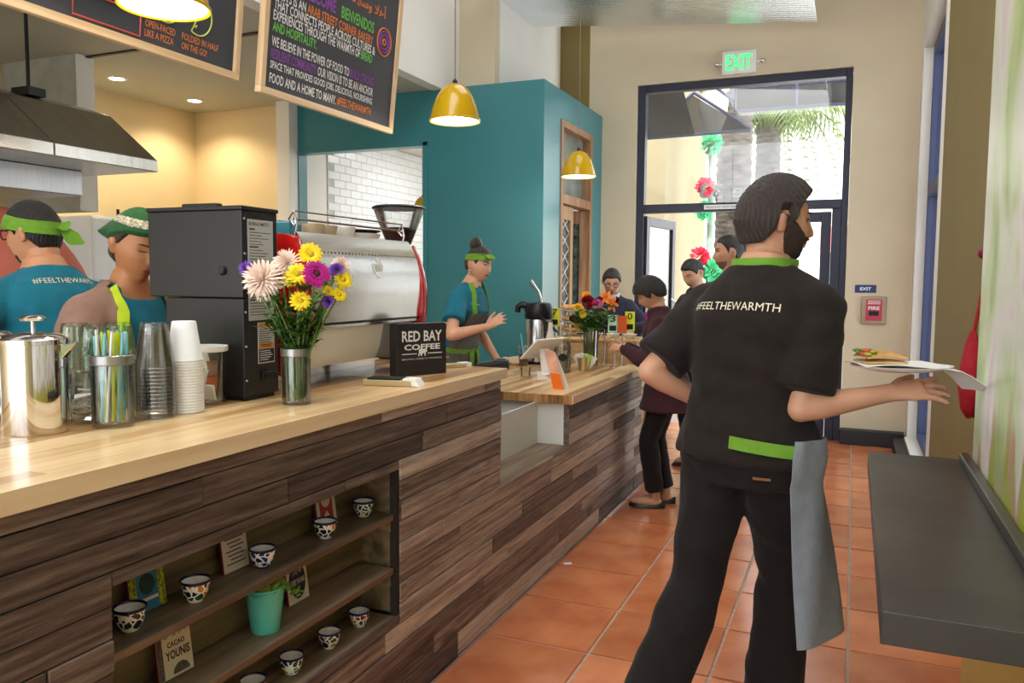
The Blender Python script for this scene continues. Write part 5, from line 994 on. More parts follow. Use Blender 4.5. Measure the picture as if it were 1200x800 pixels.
TORSO_M = [(-.10, .13, .095), (-.05, .168, .112), (0, .172, .118), (.08, .158, .11), (.17, .15, .105), (.28, .165, .115), (.37, .178, .122), (.42, .168, .115), (.46, .135, .1), (.50, .1, .084), (.54, .072, .068), (.575, .06, .062), (.66, .055, .06)]
TORSO_F = [(-.10, .135, .1), (-.05, .172, .118), (0, .175, .12), (.08, .15, .105), (.17, .126, .092), (.28, .138, .108), (.37, .15, .13), (.42, .142, .112), (.46, .115, .092), (.50, .085, .074), (.54, .06, .058), (.575, .05, .052), (.66, .047, .05)]
class Person:
    def __init__(s, label, pos, face, h=1.72, sex='m', lean=0, twist=0, head=(0, 0, 0), skin=(190, 140, 110), hip=(0, 0), vox=.0075, build=1.0):
        s.root = thing('person', label, 'person', (pos[0], pos[1], 0)); s.off = (pos[0], pos[1], 0); s.k = k = h / 1.75; s.vox = vox; s.b = build
        a = R(face); s.f = V((math.cos(a), math.sin(a), 0)); s.r = V((math.sin(a), -math.cos(a), 0)); s.u = V((0, 0, 1)); s.sex = sex
        s.lean = R(lean); s.tw = R(twist); s.tab = TORSO_M if sex == 'm' else TORSO_F
        s.hip = V((pos[0], pos[1], .93 * k)) + s.f * hip[0] + s.u * hip[1]
        s.skin = mat('skin_%d_%d_%d' % skin, S(*skin), .5, var=.05, scale=12, bump=.03, bscale=200); s.skinc = skin
        # head frame
        nb, R_, F_, U_ = s.fr(.575); hy, hpit, hr_ = map(R, head)
        b_ = a + s.tw + hy; hf = V((math.cos(b_), math.sin(b_), 0)); hr = V((math.sin(b_), -math.cos(b_), 0))
        s.hf = (hf * math.cos(hpit) - s.u * math.sin(hpit)).normalized(); hu = hr.cross(s.hf).normalized(); q = Matrix.Rotation(hr_, 3, s.hf); s.hr = q @ hr; s.hu = q @ hu
        s.hk = k * (1.0 if sex == 'm' else .97); s.hc = nb + (U_ * .4 + s.hu * .6) * .098 * s.hk + s.hf * .022 * s.hk
        s.HM = frame(s.hr * s.hk, s.hf * s.hk, s.hu * s.hk, s.hc)
        sw = (.172 if sex == 'm' else .15) * build
        c, R_, F_, U_ = s.fr(.415); s.S = {-1: c - R_ * sw * k, 1: c + R_ * sw * k}; s.W = {}; s.E = {}; s.K = {}; s.A = {}; s.hipj = {q: s.hip + s.r * .088 * k * q - s.u * .01 for q in (-1, 1)}; s.hand = {}
    def fr(s, t):
        """frame of the spine t metres (1.75 m body) above the hips"""
        k = s.k; a1, a2 = s.lean * .55, s.lean
        d1 = s.u * math.cos(a1) + s.f * math.sin(a1); d2 = s.u * math.cos(a2) + s.f * math.sin(a2)
        c = s.hip + d1 * min(t, .2) * k + d2 * max(0, t - .2) * k; w_ = min(1, max(0, (t + .05) / .15)); U = (d1 if t < .2 else d2); U = s.u.lerp(U, w_).normalized()
        if t < 0: c = s.hip + s.u * t * k
        tw = s.tw * min(1, max(0, t / .45)); Rr = rotz(s.r, tw); Rr = (Rr - U * Rr.dot(U)).normalized(); F = U.cross(Rr); return c, Rr, F, U
    def wd(s, t):
        T = s.tab; return np.interp(t, [q[0] for q in T], [q[1] for q in T]) * s.k * s.b, np.interp(t, [q[0] for q in T], [q[2] for q in T]) * s.k * s.b
    def surf(s, t, ph, e=0.0):
        c, Rr, F, U = s.fr(max(t, -.06)); w_, d = s.wd(max(t, -.06)); w_ += e; d += e; p = 2 / 2.5; sn, cs = math.sin(ph), math.cos(ph)
        q = c + Rr * w_ * math.copysign(abs(sn) ** p, sn) + F * d * math.copysign(abs(cs) ** p, cs)
        if t < -.06: q = q - s.u * (-.06 - t) * s.k
        return q
    def arm(s, q, wrist, pole=(0, 0, -1)):
        k = s.k; L1, L2 = .285 * k, .25 * k; a = s.S[q]; w_ = V(wrist); d = w_ - a; L = d.length
        if L > (L1 + L2) * .995: d = d.normalized() * (L1 + L2) * .995; L = d.length; w_ = a + d
        x = (L1 * L1 - L2 * L2 + L * L) / (2 * L); h = math.sqrt(max(0, L1 * L1 - x * x)); dn = d.normalized(); p = V(pole); p = (p - dn * p.dot(dn)).normalized()
        s.E[q] = a + dn * x + p * h; s.W[q] = w_; return s
    def leg(s, q, ankle, pole=None, toe=None):
        k = s.k; L1, L2 = .43 * k, .43 * k; a = s.hipj[q]; w_ = V(ankle); d = w_ - a; L = d.length; mx = (L1 + L2) * .999
        if L > mx: L = mx; w_ = a + d.normalized() * L; d = w_ - a
        x = (L1 * L1 - L2 * L2 + L * L) / (2 * L); h = math.sqrt(max(0, L1 * L1 - x * x)); dn = d.normalized(); p = V(pole) if pole else s.f; p = (p - dn * p.dot(dn)).normalized()
        s.K[q] = a + dn * x + p * h; s.A[q] = w_; s.toe = getattr(s, 'toe', {}); s.toe[q] = V(toe).normalized() if toe else s.f; return s
    def stand(s, spread=.1):
        for q in (-1, 1): p = V(s.off) + s.r * spread * q * s.k; s.leg(q, (p.x, p.y, .075 * s.k))
        return s
    # ---- surfaces
    def ring(s, c, u, v, n=18): return [c + u * math.cos(2 * math.pi * j / n) + v * math.sin(2 * math.pi * j / n) for j in range(n)]
    def limb(s, mb, a, b, prof, e=0.0):
        d = (b - a).normalized(); u = d.orthogonal().normalized(); v = d.cross(u); mb.loft([s.ring(a.lerp(b, t), u * (r * s.k + e), v * (r * s.k + e), 16) for t, r in prof])
        mb.ball(a, prof[0][1] * s.k + e, 14, 10); mb.ball(b, prof[-1][1] * s.k + e, 14, 10)
    def trunk(s, mb, t0, t1, e=0.0, flare=0.0):
        rings = []
        for i in range(25):
            t = t0 + (t1 - t0) * i / 24; ee = e + flare * max(0, (.12 - t)) ; rings.append([s.surf(t, 2 * math.pi * j / 32, ee) for j in range(32)])
        mb.loft(rings)
    ARM = [(0, .056), (.15, .053), (.4, .046), (.8, .039), (1, .0365)]; FORE = [(0, .0375), (.2, .04), (.5, .034), (.85, .027), (1, .026)]
    THIGH = [(0, .088), (.2, .086), (.6, .068), (1, .056)]; SHIN = [(0, .056), (.25, .058), (.6, .045), (1, .037)]
    def hand_mesh(s, mb, q, d, thumb, curl=25, spread=.0, curls=None):
        k = s.k * (1.02 if s.sex == 'm' else .92); W = s.W[q]; d = V(d).normalized(); t = V(thumb); t = (t - d * t.dot(d)).normalized(); n = d.cross(t) * (1 if q == 1 else -1)   # n: back of hand
        rings = []
        for u_, hw, ht in ((-.02, .026, .022), (.02, .03, .02), (.05, .038, .017), (.085, .04, .014)): c = W + d * u_ * k; rings.append(s.ring(c, t * hw * k, n * ht * k, 14))
        mb.loft(rings)
        for i, (o_, ln) in enumerate(((.029, .072), (.010, .08), (-.009, .074), (-.028, .058))):
            p = W + d * .08 * k + t * o_ * k; dd = (d + t * spread * (1.5 - i)).normalized(); pts = [p]; cl = curls[i] if curls else curl
            for j, fz in enumerate((.45, .32, .25)):
                ax = t * (1 if q == 1 else -1); dd = Matrix.Rotation(R(cl) * (.7, 1, .8)[j], 3, ax) @ dd if True else dd; pts.append(pts[-1] + dd * ln * fz * k)
            for j in range(3): mb.tube([pts[j], pts[j + 1]], [(.0098, .009, .0082)[j] * k, (.009, .0082, .0072)[j] * k], 10); mb.ball(pts[j + 1], (.009, .0082, .0074)[j] * k, 10, 8)
            mb.ball(p, .0105 * k, 10, 8)
        p = W + d * .02 * k + t * .026 * k - n * .006 * k; dd = (t * .75 + d * .75 - n * .25).normalized(); pts = [p, p + dd * .04 * k]; dd = (dd + d * .6 - n * .15).normalized(); pts += [pts[-1] + dd * .03 * k, pts[-1] + dd * .054 * k]
        for j in range(3): mb.tube([pts[j], pts[j + 1]], [(.015, .0115, .0105)[j] * k, (.0115, .0105, .009)[j] * k], 10); mb.ball(pts[j + 1], (.0115, .0105, .009)[j] * k, 10, 8)
    def body(s, hands):
        mb = MB(); s.trunk(mb, -.10, .575, 0)
        nb = s.fr(.53)[0]; nr = .056 if s.sex == 'm' else .044; hb = s.hc - s.hu * .07 * s.hk - s.hf * .028 * s.hk; s.limb(mb, nb, hb, [(0, nr * 1.12), (.5, nr), (1, nr * 1.02)])
        for q in (-1, 1):
            mb.ball(s.S[q], .054 * s.k * s.b, 16, 10); s.limb(mb, s.S[q], s.fr(.5)[0], [(0, .048), (.5, .05), (1, .058)]); s.limb(mb, s.S[q], s.E[q], s.ARM); s.limb(mb, s.E[q], s.W[q], s.FORE); s.hand_mesh(mb, q, **hands[q])
            s.limb(mb, s.hipj[q], s.K[q], s.THIGH); s.limb(mb, s.K[q], s.A[q], s.SHIN); t = s.toe[q]; mb.ball(s.A[q] + t * .06 * s.k - s.u * .038 * s.k, (.042 * s.k, .12 * s.k, .036 * s.k), 16, 10, frame(t.cross(s.u), t, s.u).to_3x3())
        n0 = [s.HM @ V(p) for p in HEAD]; mb.add(n0, ICO_F)
        for q in (-1, 1):
            ec = s.HM @ V((.0795 * q, -.016, -.004)); Rm = frame(s.hr, s.hf, s.hu).to_3x3() @ Matrix.Rotation(.35 * q, 3, 'Z'); mb.ball(ec, (.0095 * s.hk, .018 * s.hk, .031 * s.hk), 14, 10, Rm); mb.ball(ec + s.hu * .012 * s.hk + s.hr * q * .008, (.008 * s.hk, .016 * s.hk, .018 * s.hk), 12, 8, Rm)
        s.bodyo = voxel(mb, 'body', s.skin, s.root, s.off, s.vox * .8, 2, fac=.4); return s
    # ---- head dressing
    def patch(s, name, m, fn, th, parent=None, noise_=.0, edge=.018, freq=260, base=-.005):
        P = HEAD; mk = fn(P[:, 0], P[:, 1], P[:, 2]); nr = P / np.array([.0765, .098, .1175]) ** 2; nr /= np.linalg.norm(nr, axis=1)[:, None]
        t = np.clip(mk / edge, 0, 1); t = t * t * (3 - 2 * t); off = base + (th - base) * t
        if noise_: ang = np.arctan2(P[:, 0], P[:, 1] + .02 + P[:, 2] * .3); off = off + noise_ * t * (np.sin(ang * 37 + 3 * np.sin(P[:, 2] * 60)) * .6 + np.sin(ang * 83 + P[:, 2] * 90) * .4)
        Q = P + nr * off[:, None]; keep = mk > -.004; idx = -np.ones(len(P), int); fs = [f for f in ICO_F if keep[f[0]] and keep[f[1]] and keep[f[2]]]; used = sorted({i for f in fs for i in f})
        for j, i in enumerate(used): idx[i] = j
        mb = MB(); mb.add([s.HM @ V(Q[i]) for i in used], [tuple(idx[i] for i in f) for f in fs]); return mb.build(name, m, parent or s.root, smooth=180, off=s.off, fixn=False)
    def facepoly(s, name, m, pts, off=.002):
        vs = []
        for x, z in pts + [(sum(p[0] for p in pts) / len(pts), sum(p[1] for p in pts) / len(pts))]:
            h = HEAD_BVH.ray_cast(V((x, .4, z)), V((0, -1, 0)))[0]; vs.append(s.HM @ (h + V((0, off, 0)) if h else V((x, .09, z))))
        n = len(pts); return MB().add(vs, [(i, (i + 1) % n, n) for i in range(n)]).build(name, m, s.root, smooth=180, off=s.off, fixn=False)
    def face(s, lip=(150, 80, 75), brow=(40, 28, 22), down=False, brow_t=.0045, smile=0):
        bm_ = mat('brow_%d_%d_%d' % brow, S(*brow), .8); lm_ = mat('lip_%d_%d_%d' % lip, S(*lip), .45, var=.05); lash = mat('lash_dark', S(26, 20, 18), .7); wh = mat('eye_white', S(226, 222, 214), .25); ir = mat('iris_brown', S(52, 34, 24), .2)
        for q in (-1, 1):
            s.facepoly('eyebrow', bm_, [(q * x, z) for x, z in ((.012, .031), (.025, .036), (.04, .0365), (.05, .031), (.04, .0365 - brow_t), (.025, .0355 - brow_t), (.012, .026))], .0035)
            if not down:
                s.facepoly('eye', wh, [(q * (.031 + .0145 * math.cos(t)), .012 + .0062 * math.sin(t)) for t in [2 * math.pi * i / 14 for i in range(14)]], .0032); s.facepoly('iris', ir, [(q * .031 + .0058 * math.cos(t), .0125 + .0058 * math.sin(t)) for t in [2 * math.pi * i / 12 for i in range(12)]], .0042)
            z0 = .0185 if not down else .008; sg_ = 1 if not down else -1
            s.facepoly('eyelash', lash, [(q * x, z) for x, z in ((.016, .0115), (.022, z0 - .0015 * sg_), (.031, z0), (.04, z0 - .0015 * sg_), (.047, .0125), (.04, z0 - .0045 * sg_), (.031, z0 - .003 * sg_), (.022, z0 - .0045 * sg_))], .0046)
        s.facepoly('lips', lm_, [(-.024, -.0575 + smile), (-.012, -.0525), (-.004, -.0505), (0, -.052), (.004, -.0505), (.012, -.0525), (.024, -.0575 + smile), (.012, -.0655), (0, -.068), (-.012, -.0655)], .0025); return s
    def hair(s, m, line, th=.012, nz=.002, name='hair'):
        ys = [p[0] for p in line][::-1]; zs = [p[1] for p in line][::-1]
        return s.patch(name, m, lambda x, y, z: z - np.interp(y, ys, zs), th, noise_=nz)
    def beard(s, m, top=-.032, th=.005):
        return s.patch('beard', m, lambda x, y, z: np.minimum(np.minimum(top - z + 1.1 * np.clip(np.abs(x) - .045, 0, 1) + .5 * np.clip(.05 - y, 0, .1), y + .002 + .25 * np.clip(z + .05, -.1, .1)), (np.sqrt((x / .024) ** 2 + ((z + .0585) / .0105) ** 2) - 1) * .012 + (y < .06) * .05), th, noise_=.0012, edge=.008)
    def glasses(s, m):
        fr_ = [s.HM @ V(p) for p in ((-.078, .0, .016), (-.056, .082, .018))]
        e = bpy.data.objects.new('glasses', None); COL.objects.link(e); e.parent = s.root
        for q in (-1, 1):
            MB().tube([s.HM @ V((q * .079, -.01, .014)), s.HM @ V((q * .074, .05, .018)), s.HM @ V((q * .058, .094, .02))], .0024, 6).build('temple', m, e, off=s.off)
            MB().tube([s.HM @ V((q * .033 + .024 * math.cos(t), .1 - .01 * abs(math.cos(t)), .01 + .018 * math.sin(t))) for t in [2 * math.pi * i / 16 for i in range(16)]], .0024, 6, closed=True).build('rim', m, e, off=s.off)
        MB().tube([s.HM @ V((-.01, .102, .014)), s.HM @ V((.01, .102, .014))], .0022, 6).build('bridge', m, e, off=s.off)
    def band(s, m, z0, tilt, hgt, e, name='headband', front_drop=0):
        """cloth band round the head; tilt in metres front-to-back"""
        n = 48; P0 = []
        for j in range(n + 1):
            a = 2 * math.pi * j / n; row = []
            for i in range(6):
                zz = z0 + tilt * math.cos(a) + hgt * (i / 5 - .5); d = V((math.sin(a), math.cos(a), 0)); o_ = V((0, 0, zz)); h = HEAD_BVH.ray_cast(o_ + d * .4, -d)[0]; p = (h or d * .08 + o_); row.append(s.HM @ (p + d * (e + .0025 * math.sin(i * 2.5 + a * 2))))
            P0.append(row)
        return MB().sheet(P0, .0025).build(name, m, s.root, smooth=60, off=s.off)
    def tail(s, name, m, base, tip, w_=.03, parent=None, sag=.01):
        a, b = s.HM @ V(base), s.HM @ V(tip); d = b - a; sd = d.cross(V((.3, -.6, .4))).normalized(); P0 = []
        for i in range(8): u_ = i / 7; c = a.lerp(b, u_) - V((0, 0, sag * math.sin(u_ * 3.1))); ww = w_ * s.hk * (.35 + .9 * math.sin(min(1, u_ * 1.25) * math.pi * .75)) * (1 - .75 * max(0, u_ - .6) / .4); P0.append([c - sd * ww / 2, c + sd * ww * .0 + V((0, 0, .004)), c + sd * ww / 2])
        return MB().sheet(P0, .003).build(name, m, s.root, smooth=60, off=s.off)
    # ---- clothes
    def shirt(s, m, name='shirt', t0=-.02, sleeve=.72, e=.013, collar=.535, flare=.05, wr=.0028, seed=1, se=.016, long=False):
        mb = MB(); s.trunk(mb, t0, collar, e, flare)
        for q in (-1, 1):
            mb.ball(s.S[q], .054 * s.k * s.b + e, 16, 10); s.limb(mb, s.S[q], s.fr(.5)[0], [(0, .05), (.5, .052), (1, .06)], e); s.limb(mb, s.S[q] - s.u * .03, s.fr(.36)[0], [(0, .055), (.5, .075), (1, .09)], e * .6)
            if long: s.limb(mb, s.S[q], s.E[q], s.ARM, e + .004); s.limb(mb, s.E[q], s.E[q].lerp(s.W[q], sleeve), [(t, r + .004 * (1 - t)) for t, r in s.FORE], e)
            else:
                b = s.S[q].lerp(s.E[q], sleeve); d = (b - s.S[q]).normalized(); u_ = d.orthogonal().normalized(); v = d.cross(u_); mb.loft([s.ring(s.S[q].lerp(b, t), u_ * ((.058 + .004 * t) * s.k + se * (.7 + .5 * t)), v * ((.058 + .004 * t) * s.k + se * (.7 + .5 * t)), 18) for t in (0, .3, .6, .9, 1)])
        return voxel(mb, name, m, s.root, s.off, s.vox, 14, wr, seed)
    def trousers(s, m, e=.013, wr=.0028, seed=3, hem=.97, wide=.01, top=.08):
        mb = MB(); s.trunk(mb, -.1, top, e)
        for q in (-1, 1):
            s.limb(mb, s.hipj[q], s.K[q], s.THIGH, e); b = s.K[q].lerp(s.A[q], hem); d = (b - s.K[q]).normalized(); u_ = d.orthogonal().normalized(); v = d.cross(u_)
            mb.loft([s.ring(s.K[q].lerp(b, t), u_ * (r * s.k + e + wide * t), v * (r * s.k + e + wide * t), 18) for t, r in ((-.05, .055), (.2, .057), (.5, .05), (.8, .045), (1, .044))])
        return voxel(mb, 'trousers', m, s.root, s.off, s.vox, 12, wr, seed)
    def shoes(s, m, flat=False):
        for q in (-1, 1):
            t = s.toe[q]; sd = t.cross(s.u); A = s.A[q] - s.u * .075 * s.k; mb = MB(); rings = []
            for u_, w_, h in ((-.075, .02, .05), (-.06, .032, .075 if not flat else .045), (-.01, .036, .08 if not flat else .04), (.05, .043, .06 if not flat else .032), (.11, .048, .045 if not flat else .03), (.16, .042, .036 if not flat else .026), (.19, .02, .022)):
                c = A + t * u_ * s.k; rings.append([c + sd * w_ * s.k * math.cos(a) + s.u * (max(0, math.sin(a)) * h * s.k + .002) for a in [2 * math.pi * j / 16 for j in range(16)]])
            mb.loft(rings).build('shoe', m, s.root, smooth=60, off=s.off)
    def apron(s, m, t_top, t_bot, ph_top, ph_bot, e=.02, name='apron', waist=.1, seed=0, mid=0.0):
        rows_ = 22; P0 = []
        for i in range(rows_ + 1):
            t = t_top + (t_bot - t_top) * i / rows_; q = min(1, max(0, (t_top - t) / max(.01, t_top - waist))); pm_ = ph_top + (ph_bot - ph_top) * (q * q * (3 - 2 * q)); row = []
            for j in range(21):
                ph = mid + pm_ * (j / 10 - 1); fl = e + ((.035 + (.12 if mid else 0)) * (-.05 - t) if t < -.05 else 0) + .004 * math.sin(ph * 9 + t * 12 + seed); row.append(s.surf(t, ph, fl))
            P0.append(row)
        return MB().sheet(P0, .003).build(name, m, s.root, smooth=60, off=s.off)
    def ribbon(s, name, m, path, w_=.034, e=.022, parent=None):
        pts = [s.surf(t, ph, e) for t, ph in path]; P0 = []
        for i, p in enumerate(pts):
            d = (pts[min(i + 1, len(pts) - 1)] - pts[max(i - 1, 0)]).normalized(); t, ph = path[i]; n = (s.surf(t, ph, e + .02) - p).normalized(); sd = d.cross(n).normalized(); P0.append([p - sd * w_ / 2, p, p + sd * w_ / 2])
        return MB().sheet(P0, .003).build(name, m, s.root, smooth=60, off=s.off)
    def strap_path(s, a, b, n=10): return [(a[0] + (b[0] - a[0]) * i / n, a[1] + (b[1] - a[1]) * i / n) for i in range(n + 1)]
    def print_on(s, target, words, m, t, ph, width, height, lift=.003, bold=0):
        """words printed on cloth: lettering laid on the garment's own surface"""
        me = text_mesh(words, 1, bold, 'CENTER'); bm = bmesh.new(); bm.from_mesh(me); bmesh.ops.triangulate(bm, faces=bm.faces); bm.to_mesh(me); bm.free()
        xs = [v.co.x for v in me.vertices]; ys = [v.co.y for v in me.vertices]; cx, cy = (min(xs) + max(xs)) / 2, (min(ys) + max(ys)) / 2; kx, ky = width / (max(xs) - min(xs)), height / (max(ys) - min(ys))
        tm_ = target.data; bv = BVHTree.FromPolygons([v.co[:] for v in tm_.vertices], [p.vertices[:] for p in tm_.polygons]); o_ = V(s.off)
        c, Rr, F, U = s.fr(t); n = (s.surf(t, ph, .1) - s.surf(t, ph, 0)).normalized(); n = (n - U * n.dot(U)).normalized(); X = U.cross(n); base = s.surf(t, ph, .2) - o_
        bm = bmesh.new(); bm.from_mesh(me); bmesh.ops.subdivide_edges(bm, edges=[e_ for e_ in bm.edges if e_.calc_length() > .25], cuts=2, use_grid_fill=True); bmesh.ops.triangulate(bm, faces=bm.faces); bm.to_mesh(me); bm.free()
        for v in me.vertices:
            p = base + X * (v.co.x - cx) * kx + U * (v.co.y - cy) * ky; h = bv.ray_cast(p, -n); v.co = (h[0] + n * lift) if h[0] else p - n * .2
        return link('printed_words', me, m, target)

def cloth(n, c):
    m_ = mat(n, S(*c), .92, var=.1, scale=25, bump=.25, bscale=220, sheen=.06); m_.node_tree.nodes['Principled BSDF'].inputs['Specular IOR Level'].default_value = .22; return m_
tealc = cloth('teal_jersey', (28, 106, 128)); blackc = cloth('black_jersey', (34, 28, 26)); blkt = cloth('black_twill', (30, 26, 26)); limec = cloth('lime_cotton', (106, 152, 50)); greyc = cloth('grey_denim', (136, 144, 152)); olv = cloth('olive_strap', (168, 190, 40)); browng = cloth('taupe_cardigan', (128, 100, 88)); maro = cloth('maroon_wool', (62, 34, 40)); navyc = cloth('navy_wool', (48, 50, 66)); greenc = cloth('dark_green_cotton', (38, 82, 46)); aprc = cloth('charcoal_apron', (96, 92, 88)); dnm = cloth('dark_denim', (52, 54, 64))
def hairm(n, c): return mat(n, S(*c), .42, var=.3, scale=30, stretch=(6, 1, 1), bump=.5, bscale=90, sheen=.1)
hb_ = hairm('near_black_hair', (26, 22, 22)); hdk = hairm('dark_brown_hair', (44, 32, 26)); hbr = hairm('brown_hair', (58, 42, 32)); brd = mat('brown_beard', S(58, 42, 34), .8, var=.3, scale=60, bump=.8, bscale=300)
leather = mat('black_leather', S(26, 24, 24), .35, var=.1); shirtink = mat('cream_print_ink', S(222, 214, 190), .7, var=.1, scale=40)
SHORT = [(.12, .074), (.06, .066), (.042, .045), (.028, .02), (.018, -.012), (.004, .03), (-.018, .026), (-.026, -.03), (-.05, -.068), (-.12, -.075)]
PULL = [(.12, .07), (.06, .06), (.04, .03), (.026, .0), (.008, .028), (-.016, .026), (-.03, -.03), (-.06, -.06), (-.12, -.07)]

# --- waiter carrying a plate
P = Person('waiter in black shirt striding away with a plate in one hand', (-.275, 2.46), 66, 1.75, 'm', 9, -4, (-38, 4, 0), (196, 146, 118), vox=.007, build=1.08)
P.arm(1, (.105, 2.435, 1.118), (.05, -.2, -1)); P.arm(-1, (-.40, 2.60, 1.02), (-.8, -.6, -.1)); P.leg(1, (-.19, 2.58, .085), toe=(.4, .9, 0)); P.leg(-1, (-.50, 2.13, .17), pole=(.35, .9, .1), toe=(.3, .9, -.35))
P.body({1: dict(d=(.86, .32, .12), thumb=(.1, .75, .55), curl=12, spread=.18), -1: dict(d=(.35, .85, -.3), thumb=(.2, .3, .9), curl=30)})
sh = P.shirt(blackc, t0=-.03, sleeve=.84, e=.02, se=.022, flare=.1, wr=.0035, seed=4); P.trousers(blkt, e=.022, seed=8, wide=.028, wr=.004); P.shoes(leather)
P.hair(hdk, SHORT, .03, .005); P.beard(brd); P.face(brow=(44, 32, 26))
P.print_on(sh, '#FEELTHEWARMTH', shirtink, .40, R(180), .285, .026)
P.ribbon('apron_neck_strap', limec, [(.548 + .012 * math.cos(R(a)), R(a)) for a in range(-180, 181, 15)], .028, .014); P.ribbon('apron_tie', limec, [(.035 - .02 * (190 - a) / 100, R(a)) for a in range(120, 178, 6)], .036, .036)
ap_ = P.apron(greyc, .05, -.5, R(46), R(50), .036, waist=.0, seed=2, mid=R(72))
for a0, a1 in ((R(178), -.3), (R(190), -.22)):
    pass
P.ribbon('pocket_stitching', mat('tan_thread', S(120, 82, 44), .8), [(-.055, R(a)) for a in range(140, 158, 4)], .007, .03)

# --- plate in the waiter's hand
pt = thing('paper_lined_plate', 'white oval plate with a paper sheet carried by the waiter', 'plate', (.13, 2.445, 1.178), R(23)); pe = [(.001, 0), (.06, 0), (.105, .012), (.11, .017), (.105, .016), (.06, .004), (.001, .004)]
MB().lathe(pe, 36, M=Matrix.Diagonal((1.25, .85, 1, 1)), caps=False).build('dish', porc, pt, smooth=50)
Pg = []
for i in range(13):
    row = []
    for j in range(9): u_, v = i / 12, j / 8; x = -.13 + .33 * u_; y = -.075 + .15 * v + .02 * math.sin(u_ * 5); z = .0185 + .004 * math.sin(u_ * 7 + v * 3) - (max(0, u_ - .7) / .3) ** 1.5 * .07; row.append((x, y, z))
    Pg.append(row)
MB().sheet(Pg, .0012).build('paper_sheet', mat('greaseproof_paper', S(240, 240, 238), .6, var=.02), pt, smooth=60)
fw_ = thing('flatbread_wrap', 'folded flatbread with salad filling on the carried plate', 'flatbread', (.075, 2.422, 1.194), R(23)); mb = MB()
for s_ in (0, 1): mb.sheet([[(-.055 + .11 * i / 8, -.045 + .09 * j / 6, .012 * s_ + .012 + .018 * math.cos((i / 8 - .5) * 2.6) * math.cos((j / 6 - .5) * 2.4) * (1 if s_ else .3)) for j in range(7)] for i in range(9)], .005)
mb.build('bread', bread, fw_, smooth=60); rg = random.Random(5); cols = [mat('salad_green', S(110, 140, 50), .5, var=.3), mat('tomato_red', S(196, 80, 40), .4), mat('pickle', S(170, 160, 60), .5)]
for k in range(14): mb = MB(); c = V((-.055 + rg.uniform(0, .03), rg.uniform(-.04, .04), .03 + rg.uniform(0, .012))); mb.ball(c, (.014, .009, .005), 8, 6, Matrix.Rotation(rg.uniform(0, 3), 3, 'Z')); mb.build('filling', cols[k % 3], fw_, smooth=60)

# --- cook with lime headband, back turned
P = Person('cook in teal shirt and lime headband, back turned', (-2.72, 2.10), 170, 1.74, 'm', 13, 0, (26, 8, 0), (196, 140, 104), vox=.007, build=1.08)
P.arm(-1, (-2.98, 1.72, 1.02), (.5, -.8, -.4)); P.arm(1, (-3.0, 2.25, 1.04), (.3, .6, -.5)); P.stand()
P.body({1: dict(d=(-.9, -.1, -.3), thumb=(.1, -.9, .3), curl=30), -1: dict(d=(-.9, .2, -.3), thumb=(-.1, .9, .3), curl=30)})
sh = P.shirt(tealc, t0=-.03, sleeve=.78, e=.016, se=.022, flare=.08, wr=.0032, seed=11); P.trousers(blkt, seed=12); P.shoes(leather); P.hair(hb_, SHORT, .013, .002); P.face(brow=(26, 20, 18)); P.glasses(inkd)
P.patch('beard', hb_, lambda x, y, z: np.minimum(-.068 - z, y - .05), .004, edge=.006)
P.print_on(sh, '#FEELTHEWARMTH', shirtink, .465, R(174), .25, .022)
P.band(limec, .034, .028, .05, .017); P.tail('headband_knot', limec, (-.02, -.108, .012), (.03, -.135, .03), .045); P.tail('headband_tail', limec, (-.0, -.118, .01), (.05, -.165, -.055), .045); P.ribbon('apron_strap', limec, P.strap_path((.5, R(-38)), (.34, R(-28))), .032, .022); P.ribbon('apron_strap', limec, P.strap_path((.5, R(38)), (.34, R(28))), .032, .022); P.apron(aprc, .36, -.5, R(34), R(88), .022)
st = P.facepoly  # small star tattoo on the near forearm
E_, W_ = P.E[-1], P.W[-1]
# --- woman in dark green head scarf
P = Person('woman in green head scarf and brown cardigan behind the grinder', (-2.262, 1.965), -6, 1.68, 'f', 8, 0, (-4, 22, 0), (174, 118, 78), vox=.007)
P.arm(1, (-1.96, 1.80, 1.17), (-.5, -.8, -.35)); P.arm(-1, (-1.93, 2.05, 1.2), (-.3, .8, -.5)); P.stand()
P.body({1: dict(d=(.85, .5, .1), thumb=(-.2, .6, .7), curl=35), -1: dict(d=(.85, -.4, .1), thumb=(-.2, -.5, .8), curl=35)})
P.shirt(tealc, t0=-.04, sleeve=.2, e=.008, se=.002, collar=.49, seed=21, wr=.0015); P.trousers(dnm, seed=22); P.shoes(leather); P.face(lip=(150, 84, 70), brow=(40, 26, 18), down=True)
# cardigan open at the front
mb = MB(); P.trunk(mb, -.08, .53, .022, .05)
for q in (-1, 1): mb.ball(P.S[q], .078 * P.k, 18, 12); P.limb(mb, P.S[q], P.fr(.5)[0], [(0, .058), (.5, .056), (1, .06)], .018); P.limb(mb, P.S[q], P.E[q], P.ARM, .026); P.limb(mb, P.E[q], P.E[q].lerp(P.W[q], .35), P.FORE, .024)
cg_ = voxel(mb, 'cardigan', browng, P.root, P.off, .007, 12, .003, 5)
bm = bmesh.new(); bm.from_mesh(cg_.data); c0, R0, F0, U0 = P.fr(.3); dele = []
for v in bm.verts:
    w_ = v.co + V(P.off) - c0; h_ = w_.dot(U0) / P.k + .3; lat = w_.dot(R0); fo = w_.dot(F0)
    if fo > .02 and abs(lat) < .088 + .03 * max(0, h_ - .4) or (h_ > .485 and abs(lat) < .075): dele.append(v)
bmesh.ops.delete(bm, geom=dele, context='VERTS'); bm.to_mesh(cg_.data); bm.free()
sol = cg_.modifiers.new('thick', 'SOLIDIFY'); sol.thickness = .005; sol.offset = -1
